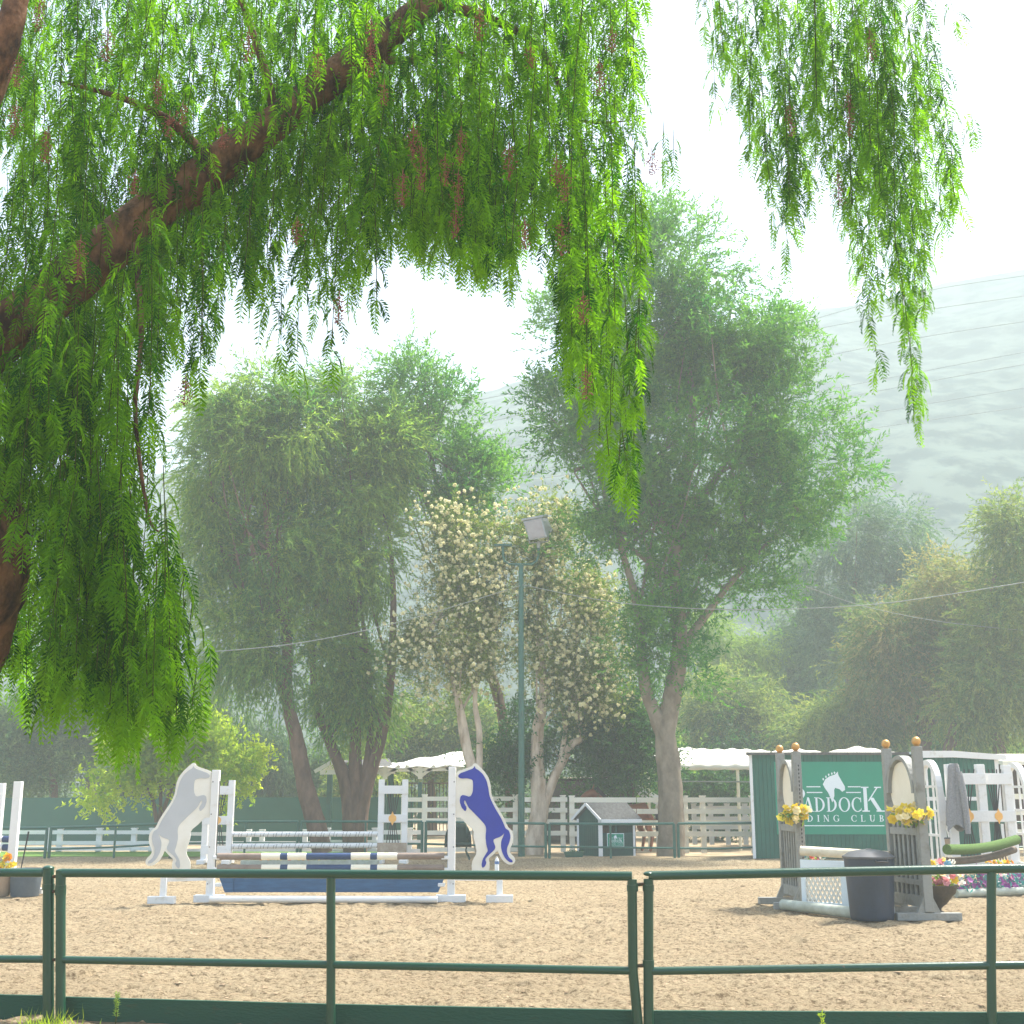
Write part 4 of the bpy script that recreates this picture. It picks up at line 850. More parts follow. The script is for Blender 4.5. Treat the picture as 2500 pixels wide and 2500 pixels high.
def quadpx(x0,y0,x1,y1,off):
    a,b=fb((x0+x1)/2,y1)[1],fb((x0+x1)/2,y0)[1]; xa=fb(x0,(y0+y1)/2)[0]; xb=fb(x1,(y0+y1)/2)[0]
    return xa,xb,a,b
xa,xb,za,zb=quadpx(1893,1860,2172,2037,0)
ban=build('banner',MB().box(((xa+xb)/2,YB-.012,(za+zb)/2),(xb-xa,.02,zb-za)),M['banner'],t)
# serif glyphs
def ell(cx,cy,rx,ry,tx,ty,a0,a1,n=14):
    q=[]
    for i in range(n):
        p=[]
        for a in (a0+(a1-a0)*i/n,a0+(a1-a0)*(i+1)/n):
            c_,s_=math.cos(R_(a)),math.sin(R_(a)); p.append(((cx+rx*c_,cy+ry*s_),(cx+(rx-tx)*c_,cy+(ry-ty)*s_)))
        q.append([p[0][0],p[1][0],p[1][1],p[0][1]])
    return q
def rect(x0,y0,x1,y1): return [[(x0,y0),(x1,y0),(x1,y1),(x0,y1)]]
def stem(x,w=.15,y0=0,y1=1,s=.09): return rect(x,y0,x+w,y1)+rect(x-s,y0,x+w+s,y0+.05)+rect(x-s,y1-.05,x+w+s,y1)
def diag(x0,y0,x1,y1,w): return [[(x0,y0),(x0+w,y0),(x1+w,y1),(x1,y1)]]
GL={'I':(.33,stem(.09)),'P':(.68,stem(.09)+ell(.24,.73,.38,.27,.15,.05,-90,90)),
'R':(.80,stem(.09)+ell(.24,.73,.36,.27,.15,.05,-90,90)+diag(.60,0,.28,.47,.17)+rect(.55,0,.86,.05)),
'A':(.86,diag(0.08,0,.40,1,.06)+diag(.62,0,.36,1,.16)+rect(.2,.3,.62,.35)+rect(0,0,.24,.05)+rect(.52,0,.88,.05)),
'D':(.86,stem(.09)+ell(.24,.5,.54,.5,.16,.05,-90,90)),'O':(.92,ell(.45,.5,.44,.51,.15,.05,0,360,26)),
'C':(.82,ell(.46,.5,.44,.51,.15,.05,48,312,22)+rect(.71,.66,.76,.98)+rect(.72,.1,.76,.26)),
'K':(.92,stem(.09)+diag(.26,.42,.70,1,.06)+diag(.70,0,.34,.56,.18)+rect(.58,.95,.88,1)+rect(.62,0,.98,.05)),
'N':(.86,stem(.10,.06)+stem(.68,.06)+diag(.62,0,.08,1,.15)),'G':(.90,ell(.46,.5,.44,.51,.15,.05,48,335,22)+rect(.66,.08,.80,.42)+rect(.56,.40,.90,.45)+rect(.71,.66,.76,.98)),
'L':(.70,stem(.09)+rect(.09,0,.62,.05)+rect(.58,0,.62,.24)),'U':(.86,rect(.10,.3,.25,1)+rect(.66,.3,.72,1)+rect(.0,.95,.34,1)+rect(.56,.95,.82,1)+ell(.41,.33,.31,.34,.15,.05,180,360)),
'B':(.70,stem(.09)+ell(.24,.75,.32,.25,.13,.05,-90,90)+ell(.24,.27,.38,.27,.15,.05,-90,90))}
def word(mb,chars,x0,x1,z0,z1,fr,squash=1.0,track=0,t=.004):
    wid=sum(GL[c][0] if c!=' ' else .55 for c in chars)+track*(len(chars)-1); hh=z1-z0; sx=(x1-x0)/wid; x=x0; k=0
    for c in chars:
        if c!=' ':
            for poly in GL[c][1]:
                k+=1; e=(k%7)*.00035; mb.prism([(x+a*sx,z0+b*hh) for a,b in poly],fr,t+e)
        x+=((GL[c][0] if c!=' ' else .55)+track)*sx
    return mb
def logo(parent,X0,X1,Z0,Z1,yf,ma,name='lettering'):
    """full logo in a box: X0..X1 , Z0..Z1 ; unit layout taken from the banner: x 1925..2155 , y 2017..1884"""
    ux=lambda px:X0+(px-1925)/(2155-1925)*(X1-X0); uz=lambda py:Z0+(2017-py)/(2017-1884)*(Z1-Z0)
    fr=lambda u,z,o:Vector((u,yf-o,z)); mb=MB()
    word(mb,'P',ux(1929),ux(1969),uz(1982),uz(1921),fr); word(mb,'ADDOC',ux(1958),ux(2103),uz(1982),uz(1947),fr,track=.06); word(mb,'K',ux(2103),ux(2154),uz(1982),uz(1921),fr)
    word(mb,'RIDING CLUB',ux(1930),ux(2155),uz(2006),uz(1990),fr,track=.55)
    for a,b,y in ((1970,2004,1921),(1970,2008,1935),(2071,2102,1921),(2066,2102,1935)): mb.prism([(ux(a),uz(y+1.3)),(ux(b),uz(y+1.3)),(ux(b),uz(y-1.3)),(ux(a),uz(y-1.3))],fr,.0045)
    mb.prism([(ux(1925),uz(2017)),(ux(2154),uz(2017)),(ux(2154),uz(2014.6)),(ux(1925),uz(2014.6))],fr,.0045)
    build(name,mb,ma,parent)
    hd=[(540,440),(560,405),(590,385),(630,372),(648,352),(652,378),(668,410),(692,455),(692,480),(672,492),(655,475),(625,465),(616,480),(616,520),(608,545),(600,566),(590,540),(575,500),(555,470)]
    poly=[(ux(1820+a/2.841),uz(1760+b/2.841)) for a,b in hd]
    e=MB().prism(poly,fr,.008)
    for a,b in ((545,405),(565,388),(585,374),(607,366),(626,360)): 
        cx_,cz_=ux(1820+a/2.841),uz(1760+b/2.841); r=(X1-X0)*.008; e.prism([(cx_+r*math.cos(q),cz_+r*1.6*math.sin(q)) for q in np.linspace(0,5.3,7)],fr,.006)
    build('horse_head_emblem',e,ma,parent)
xa,xb,za,zb=quadpx(1925,1884,2155,2017,0)
logo(t,xa,xb,za,zb,YB-.022,M['letter'])
# right shed
YR2=30.6
XL2=P(2246,2050,YR2).x; XR2=P(2452,2050,YR2).x; z1=P(2300,1846,YR2).z
t=thing('shed',Vector((XL2,YR2,0)),'green shed at the right with a thick white sloping fascia','shed')
build('wall',MB().box(((XL2+XR2)/2,YR2+1.3,z1/2),(XR2-XL2,2.6,z1)),M['shed'],t)
q=[P(2246,1833,YR2-.1),P(2330,1833,YR2-.1),P(2457,1843,YR2-.1)]; lo=[P(2246,1850,YR2-.1),P(2330,1849,YR2-.1),P(2457,1856,YR2-.1)]
mb=MB()
for i in range(2): mb.hexa([lo[i],lo[i+1],lo[i+1]+Vector((0,.09,0)),lo[i]+Vector((0,.09,0)),q[i],q[i+1],q[i+1]+Vector((0,.09,0)),q[i]+Vector((0,.09,0))])
build('fascia',mb,M['white'],t)
mb=MB()
for i in range(2): mb.hexa([q[i]-Vector((0,0,.06)),q[i+1]-Vector((0,0,.06)),q[i+1]+Vector((0,3,-.06)),q[i]+Vector((0,3,-.06)),q[i]+Vector((0,.092,.0)),q[i+1]+Vector((0,.092,0)),q[i+1]+Vector((0,3,0)),q[i]+Vector((0,3,0))])
build('roof',mb,M['white'],t)
build('corner_trim',MB().box((XR2-.04,YR2-.013,z1/2),(.09,.026,z1)),M['white'],t)
a,b=P(2262,1950,YR2),P(2395,1942,YR2); build('trim_board',MB().box(((a.x+b.x)/2,YR2-.016,a.z),(b.x-a.x,.03,.09)),M['white'],t)
# cream stall at right edge
YC=33; a=P(2462,2000,YC).x; b=P(2640,2000,YC).x; zt=P(2480,1862,YC).z
t=thing('stall',Vector((a,YC,0)),'cream stall with a dark open side at the right edge','stall')
build('roof',MB().hexa([Vector((a-.1,YC-.2,zt-.06)),Vector((b,YC-.2,zt-.06)),Vector((b,YC+2.5,zt+.2)),Vector((a-.1,YC+2.5,zt+.2)),Vector((a-.1,YC-.2,zt+.04)),Vector((b,YC-.2,zt+.04)),Vector((b,YC+2.5,zt+.3)),Vector((a-.1,YC+2.5,zt+.3))]),M['cream'],t)
build('back_wall',MB().box(((a+b)/2,YC+2.4,zt/2),(b-a,.1,zt)),M['barkdark'],t)
for x in (a,(a+b)/2,b): build('post',MB().box((x,YC,zt/2),(.12,.12,zt)),M['cream'],t)
for z in (.5,1.0,1.4): build('plank',MB().box(((a+b)/2,YC-.08,z),(b-a,.03,.14)),M['cream'],t)
# ================================================================== TENTS, SHELTERS
def tent(label,x0,x1,peaks,yfront,ytop,Yf,Yb,poles):
    t=thing('canopy_tent',GX(x0,Yf),label,'tent'); N=60; K=8; mb=MB(); vs=[]
    for j in range(K+1):
        s=j/K
        for i in range(N+1):
            u=i/N; px=x0+(x1-x0)*u; zf=P(px,yfront,Yf).z; zt=P(px,ytop,Yb).z; pk=sum(h*max(0,1-abs(px-c_)/w) for c_,w,h in peaks)
            zb=zt+pk*mpp(Yb); z=zf+(zb-zf)*(s**.8)-.10*math.sin(math.pi*s)+.02*math.sin(i*.9+j)
            X=P(px,yfront,Yf).x*(1-s)+P(px,ytop,Yb).x*s; vs.append(Vector((X,Yf+(Yb-Yf)*s,z)))
    fs=[(j*(N+1)+i,j*(N+1)+i+1,(j+1)*(N+1)+i+1,(j+1)*(N+1)+i) for j in range(K) for i in range(N)]
    mb.add(vs,fs); o=build('roof_cloth',mb,M['tent'],t,True); so=o.modifiers.new('s','SOLIDIFY'); so.thickness=.02; so.offset=-1
    mb=MB(); vs=[]
    for i in range(N+1):
        px=x0+(x1-x0)*i/N; a=P(px,yfront,Yf)+Vector((0,-.012,0)); dz=.14+.022*abs(math.sin(i*.33)); vs+=[a+Vector((0,0,.0)),a+Vector((0,-.03*math.sin(i*.7),-dz))]
    mb.add(vs,[(2*i,2*i+1,2*i+3,2*i+2) for i in range(N)]); o=build('valance',mb,M['tent'],t,True); so=o.modifiers.new('s','SOLIDIFY'); so.thickness=.01
    for px in poles:
        a=P(px,yfront,Yf+.1); build('pole',MB().tube([Vector((a.x,Yf+.1,-.05)),a],.045,8),M['cream'],t,True)
    return t
tent('long white canopy tent between the ash trunk and the big shed',1575,1880,[(1665,90,8),(1790,80,4)],1866,1832,35,38.5,[1582,1800,1875])
tent('pale peaked tent showing above the big shed roof',1850,2262,[(1950,70,10),(2098,90,16),(1900,50,3)],1850,1838,36,40,[1860,2060,2250])
a=P(1556,1931,35.1); b=P(1862,1933,35.1); single('guy_rail',MB().tube([P(1570,1907,35),P(1862,1909,35)],.02,8),M['cable'],P(1570,1907,35),'thin pale horizontal rail strung below the white tent','rail')
# tarp shelter
Ys=34.5; t=thing('tarp_shelter',GX(1030,Ys),'lean-to shelter with bright white tarp roof left of the blue horse','shelter')
fl,frr=P(922,1874,Ys),P(1146,1869,Ys); bl,br=P(905,1872,Ys+3.6),P(1134,1833,Ys+3.6); N=14; vs=[]
for j in range(7):
    for i in range(N+1):
        a=fl.lerp(frr,i/N); b=bl.lerp(br,i/N); p=a.lerp(b,j/6); p.z+=.03*math.sin(i*1.3+j*.8)-(.012*abs(math.sin(i*.9)) if j==0 else 0); vs.append(p)
mb=MB().add(vs,[(j*(N+1)+i,j*(N+1)+i+1,(j+1)*(N+1)+i+1,(j+1)*(N+1)+i) for j in range(6) for i in range(N)])
o=build('tarp',mb,M['tarp'],t,True); so=o.modifiers.new('s','SOLIDIFY'); so.thickness=.02
for px in (940,1026,1120):
    a=P(px,1892,Ys+.1); c_=Vector((a.x,Ys+.1,0)); build('post',MB().box((a.x,Ys+.1,a.z/2-.1),(.11,.11,a.z-.2)),M['railfar'],t)
    mb=MB().box((a.x,Ys+.1,a.z+.06),(.12,.12,.34)); 
    for s in (-1,1): mb.beam(Vector((a.x,Ys+.1,a.z-.05)),Vector((a.x+s*.4,Ys+.1,a.z+.25)),.08,.08)
    build('beam_brace',mb,M['cream'],t)
build('beam',MB().beam(P(925,1880,Ys+.1),P(1142,1877,Ys+.1),.10,.08),M['cream'],t)
# gazebo
Yg=36; t=thing('gazebo',GX(860,Yg),'small open shelter with white gable and shingle roof behind the many-stemmed tree','shelter')
L0,L1,L2=P(768,1884,Yg),P(815,1857,Yg),P(850,1884,Yg)
for q0,q1 in ((L0,L1),(L1,L2)): build('gable_board',MB().beam(q0,q1,.10,.05,side=(0,0,1)),M['white'],t)
build('gable_panel',MB().prism([(L0.x+.15,L0.z),(L1.x,L1.z-.05),(L2.x-.15,L2.z)],lambda u,z,o:Vector((u,Yg+.04+o,z)),.03),M['cream'],t)
R0,R1=P(965,1884,Yg),P(950,1857,Yg+1.2)
build('roof',MB().hexa([L1+Vector((0,.06,-.06)),L2+Vector((.0,.06,-.0)),R0+Vector((0,.06,0)),R1,L1+Vector((0,.06,0)),L2+Vector((.05,.06,.06)),R0+Vector((0,.06,.06)),R1+Vector((0,0,.06))]),M['shingle'],t)
build('fascia',MB().beam(P(782,1886,Yg-.02),P(965,1884,Yg-.02),.12,.05,side=(0,0,1)),M['white'],t)
for px in (806,955): a=P(px,1888,Yg+.05); build('post',MB().box((a.x,Yg+.05,a.z/2),(.15,.15,a.z)),M['railfar'],t)
# ================================================================== LITTLE GREEN HUT
Yk=30.75; t=thing('feed_hut',GX(1480,Yk),'little green hut with grey gable roof, white trim and a club sign','hut')
cxk=P(1466,2050,Yk).x; lx=P(1412,2050,Yk+.35).x; rx2=P(1548,2050,Yk+.25).x; zE=P(1466,2000,Yk).z
a0=Vector((cxk,Yk,0)); aL=Vector((lx,Yk+.45,0)); aR=Vector((rx2,Yk+.25,0)); aB=aL+(aR-a0)
up=lambda p,z:Vector((p.x,p.y,z))
ridge_h=P(1440,1963,Yk+.2).z; gm=(a0+aL)/2; gm2=gm+(aR-a0)
mb=MB().add([a0,aL,up(aL,zE),up(gm,ridge_h-.05),up(a0,zE)]+[p+(a0-gm).normalized()*0 +(aR-a0).normalized()*.03 for p in [a0,aL,up(aL,zE),up(gm,ridge_h-.05),up(a0,zE)]],[(0,1,2,3,4),(9,8,7,6,5),(0,5,6,1),(1,6,7,2),(2,7,8,3),(3,8,9,4),(4,9,5,0)])
build('end_wall',mb,M['kiosk'],t)
fd=(aR-a0).normalized(); fn=Vector((fd.y,-fd.x,0)); fl_=(aR-a0).length
zS=P(1500,2036,Yk).z+.02
def fbx(u0,u1,z0,z1,off,th): 
    a=a0+fd*u0+fn*off; b=a0+fd*u1+fn*off; c=b-fn*th; d=a-fn*th; return [up(a,z0),up(b,z0),up(c,z0),up(d,z0),up(a,z1),up(b,z1),up(c,z1),up(d,z1)]
build('front_wall',MB().hexa(fbx(.04,fl_,0,zS,0,.03)),M['kiosk'],t)
build('lintel',MB().hexa(fbx(.04,fl_,zE-.12,zE,0,.03)),M['kiosk'],t)
build('mullion',MB().hexa(fbx(fl_*.43,fl_*.5,zS,zE-.12,-.002,.03)),M['kiosk'],t)
build('back_wall',MB().hexa([aL,aB,aB+Vector((0,.03,0)),aL+Vector((0,.03,0)),up(aL,zE),up(aB,zE),up(aB+Vector((0,.03,0)),zE),up(aL+Vector((0,.03,0)),zE)]),M['barkred'],t)
build('side_wall',MB().hexa([aR,aB,aB+fd*.03,aR+fd*.03,up(aR,zE),up(aB,zE),up(aB+fd*.03,zE),up(aR+fd*.03,zE)]),M['kiosk'],t)
for p,o_ in ((a0,0),(aR,0)): build('corner_trim',MB().box((p.x,p.y-.02,zE/2),(.10 if p is a0 else .05,.05,zE)),M['white'],t)
build('corner_trim',MB().box((aL.x-.005,aL.y-.02,zE/2),(.05,.05,zE)),M['white'],t)
ov=fd*.12; e0=a0-ov*.6-(gm-a0).normalized()*.1; e1=aR+ov-(gm-a0).normalized()*.1; r0=gm-ov*.6; r1=gm2+ov; f0=aL-ov*.6+(gm-a0).normalized()*.1; f1=aB+ov+(gm-a0).normalized()*.1
zl=zE-.02
build('roof',MB().hexa([up(e0,zl),up(e1,zl),up(r1,ridge_h),up(r0,ridge_h),up(e0,zl+.03),up(e1,zl+.03),up(r1,ridge_h+.035),up(r0,ridge_h+.035)]).hexa([up(r0,ridge_h),up(r1,ridge_h),up(f1,zl),up(f0,zl),up(r0,ridge_h+.035),up(r1,ridge_h+.035),up(f1,zl+.03),up(f0,zl+.03)]),M['shingle'],t)
build('fascia',MB().beam(up(e0,zl-.04)+fn*.01,up(e1,zl-.04)+fn*.01,.12,.03,side=(0,0,1)),M['white'],t)
build('gable_trim',MB().beam(up(e0,zl)-ov*.1,up(r0,ridge_h)-ov*.1,.06,.03,side=(0,0,1)).beam(up(r0,ridge_h)-ov*.1,up(f0,zl)-ov*.1,.06,.03,side=(0,0,1)),M['white'],t)
# its small sign
s0=P(1484,2066,Yk-.05); s1=P(1522,2036,Yk-.05)
build('sign_border',MB().box(((s0.x+s1.x)/2,Yk-.035,(s0.z+s1.z)/2),(s1.x-s0.x+.03,.012,s1.z-s0.z+.03)),M['letter'],t)
build('sign_panel',MB().box(((s0.x+s1.x)/2,Yk-.045,(s0.z+s1.z)/2),(s1.x-s0.x,.012,s1.z-s0.z)),M['banner'],t)
logo(t,s0.x+.025,s1.x-.025,s0.z+.02,s1.z-.02,Yk-.052,M['letter'])
# tray planter
c=GX(1401,30.5); t=thing('planter_tray',c,'low dark green planter tray left of the little hut','planter')
build('tray',MB().hexa([c+Vector(q) for q in ((-.2,-.1,0),(.2,-.1,0),(.2,.1,0),(-.2,.1,0),(-.25,-.13,.12),(.25,-.13,.12),(.25,.13,.12),(-.25,.13,.12))]),M['railfar'],t)
base=np.array(c)+rng.normal(size=(60,3))*np.array([.1,.05,0])+np.array([0,0,.11]); quadsoup('sprigs',leafquads(base,rng.normal(size=(60,3))*.5+np.array([0,0,1]),rng.uniform(.03,.08,60),rng.uniform(.01,.02,60),rng),rng.random(60),M['darkleaf'],t)
# ================================================================== CREAM CORRAL
def corral(label,x0,x1,Y,rails,posts,mt,group,th=11,posttop=None):
    t=thing('plank_fence',GX(x0,Y),label,'fence',group)
    for py in rails:
        a,b=P(x0,py,Y),P(x1,py,Y); build('plank',MB().beam(a,b,th*mpp(Y),.03,side=(0,0,1)),mt,t)
    for px in posts:
        a=P(px,posttop or rails[0]-8,Y+.05); build('post',MB().box((a.x,Y+.075,a.z/2),(.13,.11,a.z)).box((a.x,Y+.075,a.z+.015),(.16,.14,.03)),mt,t)
    return t
GC='cream plank corral fences'
corral('cream plank fence stretching right of the ash trunk',1555,1838,32.2,[1953,1981,2009,2036],[1662,1672,1715,1836],M['cream'],GC,12)
corral('cream plank fence behind the little hut and the dark trunk',1390,1553,32.2,[1953,1981,2009,2036],[1396],M['cream'],GC,12)
corral('cream plank fence just right of the lamp post behind the paperbark',1265,1385,33.0,[1952,1978,2006,2034],[1374],M['cream'],GC,11)
corral('cream plank fence behind the blue horse',1037,1262,33.2,[1950,1977,2003,2033,2074],[1037,1258],M['cream'],GC,10)
corral('cream plank fence stub behind the far white standard',985,1030,33.4,[1952,1978,2004],[986],M['cream'],GC,10)
corral('inner cream fence seen through the corral right of the ash',1690,1830,37.5,[1972,1998,2020],[1694,1735,1775,1818],M['white'],GC,9)
corral('long white vinyl plank fence low on the grass at the left',-60,430,33.2,[2032,2058,2072],[30,118,147,243,328,372,412],M['white'],'low white plank fences',9)
corral('white vinyl plank fence running behind the grey horse and poles',430,760,34.2,[2036,2058,2076],[607,640,745,796],M['white'],'low white plank fences',8)
corral('white vinyl plank fence behind the far white standard',790,1040,33.6,[2032,2056,2078],[800,915,1000],M['white'],'low white plank fences',10)
# bar panels of the stalls
for lb,x0,x1,n_,y0,y1,Y in (('black bar stall panel under the tarp shelter',1000,1095,11,1912,2040,35.5),('black bar stall panel behind the paperbark fork',1270,1385,12,1958,2030,34.2),('short black bar panel above the little hut',1405,1470,10,1962,1975,34.2)):
    t=thing('bar_panel',GX(x0,Y),lb,'stall panel','black bar stall panels')
    for py in (y0,y1): build('rail',MB().tube([P(x0,py,Y),P(x1,py,Y)],.02,6),M['brownpole'],t)
    for i in range(n_):
        px=x0+(x1-x0)*(i+.5)/n_; build('bar',MB().tube([P(px,y0,Y),P(px,y1,Y)],.012,5),M['blackbar'],t)
# sloping white ramp
t=thing('loading_ramp',P(1600,1950,34),'white sloping ramp with side rails behind the dark trunk','ramp')
build('deck',MB().beam(P(1500,1905,34.3),P(1612,1966,34.3),.5,.05,side=(0,1,0)),M['lampgrey'],t)
for dy,dp in ((-.28,0),(.28,-14)): build('side_rail',MB().beam(P(1478,1893+dp,34.3+dy),P(1612,1964+dp,34.3+dy),.10,.06,side=(0,0,1)),M['white'],t)
for px,py in ((1482,1895),(1606,1960)):
    a=P(px,py,34.3); build('leg',MB().box((a.x,34.3,a.z/2),(.08,.5,a.z)),M['white'],t)
# barn behind the dark tree
c=GX(1440,40); zt=P(1440,1905,40).z; t=thing('barn',c,'low dark barn with a pale roof edge behind the corral','barn')
build('wall',MB().box((c.x,41.5,zt/2),(2.9,3,zt)),boardmat('dark_barn_boards',(.05,.045,.04),(.03,.028,.025),4),t)
build('roof',MB().box((c.x,41.4,zt+.05),(3.2,3.4,.1)),M['cream'],t)
# windscreen wall and house behind
t=thing('windscreen_fence',GX(-100,39),'long dull green windscreen fence across the left background','fence')
a,b=P(-150,1948,39),P(1010,1946,39)
build('screen',MB().hexa([Vector((a.x,39,0)),Vector((b.x,39,0)),Vector((b.x,39.03,0)),Vector((a.x,39.03,0)),a,b,b+Vector((0,.03,0)),a+Vector((0,.03,0))]),M['screen'],t)
for px in range(-100,1000,110): q=P(px,1946,39.1); build('post',MB().tube([Vector((q.x,39.1,0)),q],.04,8),M['railfar'],t)
c=GX(340,50); zt=P(340,1905,50).z; t=thing('house',c,'pinkish beige house wall behind the maple','house')
build('wall',MB().box((c.x,53,zt/2),(4.2,5,zt)),M['beige'],t)
build('roof',MB().prism([(-2.5,zt),(2.5,zt),(2.1,zt+.45),(-2.1,zt+.45)],lambda u,z,o:Vector((c.x+u,50.3+o,z)),5.4),M['taupe'],t)
build('window',MB().box((c.x+.9,50.48,zt*.62),(.8,.03,.6)),M['glass'],t)
# ================================================================== BAY HORSE
yh=32.9; hx0=P(1597,2000,yh).x; hs=1.0
t=thing('horse',Vector((hx0-.75,yh,0)),'bay horse standing behind the cream fence between the dark trunk and the ash','horse')
def skinned(name,verts,edges,rad,material,parent,sub=2,root=0):
    org=ORG[parent.name]; me=bpy.data.meshes.new(name); me.from_pydata([Vector(v)-org for v in verts],edges,[]); me.materials.append(material)
    o=bpy.data.objects.new(name,me); COL.objects.link(o); o.parent=parent; ORG[o.name]=org
    s=o.modifiers.new('skin','SKIN'); s.use_smooth_shade=True; me.skin_vertices.new() if not me.skin_vertices else None
    for i,r in enumerate(rad):
        sv=me.skin_vertices[0].data[i]; sv.radius=r if isinstance(r,tuple) else (r,r); sv.use_root=(i==root)
    ss=o.modifiers.new('sub','SUBSURF'); ss.levels=sub; ss.render_levels=sub; return o
bk=P(1590,1961,yh).z; k=bk/1.5
X=lambda u:hx0-u*k
bv=[(X(.18),yh,1.26*k),(X(.5),yh,1.22*k),(X(.9),yh,1.18*k),(X(1.3),yh,1.2*k),(X(1.5),yh,1.3*k),(X(1.75),yh,1.6*k),(X(1.95),yh,1.85*k),(X(2.2),yh,1.7*k),(X(2.4),yh,1.5*k)]
br_=[.27*k,.29*k,.31*k,.29*k,.24*k,.17*k,.15*k,.12*k,.07*k]; ed=[(i,i+1) for i in range(8)]
def leg(att,pts,rs):
    i0=len(bv); ed.append((att,i0))
    for j,(q,r) in enumerate(zip(pts,rs)):
        bv.append((X(q[0]),yh+q[1],q[2]*k)); br_.append(r*k)
        if j: ed.append((i0+j-1,i0+j))
for s,dx in ((-1,.0),(1,.22)):
    leg(0,[(.16+dx,.16*s,.98),(.24+dx,.17*s,.78),(.08+dx,.16*s,.52),(.12+dx,.16*s,.28),(.15+dx,.16*s,.08),(.19+dx,.16*s,.03)],[.19,.12,.075,.05,.05,.06])
    leg(3,[(1.32-dx*.6,.14*s,.92),(1.33-dx*.6,.15*s,.7),(1.33-dx*.6,.15*s,.5),(1.33-dx*.6,.15*s,.28),(1.34-dx*.6,.15*s,.08),(1.38-dx*.6,.15*s,.03)],[.14,.09,.07,.05,.05,.06])
skinned('body',bv,ed,br_,M['horse'],t,root=1)
skinned('tail',[(X(-.06),yh,1.33*k),(X(-.12),yh-.02,1.15*k),(X(-.12),yh-.02,.8*k),(X(-.1),yh-.02,.45*k)],[(0,1),(1,2),(2,3)],[.05,.07,.08,.03],M['mane'],t)
for s in (-1,1): build('ear',MB().tube([Vector((X(1.92),yh+.06*s,1.93*k)),Vector((X(1.9),yh+.08*s,2.1*k))],[.035,.008],6),M['horse'],t)
build('mane',MB().beam(Vector((X(1.45),yh,1.52*k)),Vector((X(1.86),yh,1.98*k)),.16,.05,side=(0,0,1)),M['mane'],t)
# ================================================================== GARDEN CHAIR behind blue horse
c=GX(1118,29.2); t=thing('garden_chair',c,'dark green rounded metal garden chair behind the blue horse','chair')
zt=P(1118,2012,29.2).z; mb=MB(); N=14
vs=[]
for j in range(7):
    for i in range(N+1):
        a=math.pi*(i/N); z=.35*zt+(.65*zt)*j/6; r=.31*(1-.25*(j/6)**3); vs.append(c+Vector((r*math.cos(a)*(1-.2*(j/6)**4),-.05+.22*math.sin(a),z if i not in(0,N) or j<5 else z-.05*j)))
mb.add(vs,[(j*(N+1)+i,j*(N+1)+i+1,(j+1)*(N+1)+i+1,(j+1)*(N+1)+i) for j in range(6) for i in range(N)]); o=build('backrest',mb,M['darkmetal'],t,True); so=o.modifiers.new('s','SOLIDIFY'); so.thickness=.02
build('seat',MB().lathe(c+Vector((0,-.03,.42*zt)),[(.27,0),(.29,.02),(.28,.04)],20),M['darkmetal'],t,True)
for sx,sy in ((-1,-1),(1,-1),(-1,1),(1,1)): build('leg',MB().tube([c+Vector((.2*sx,.14*sy,.42*zt)),c+Vector((.18*sx,.13*sy,.2)),c+Vector((.27*sx,.18*sy,0))],.016,7),M['darkmetal'],t,True)
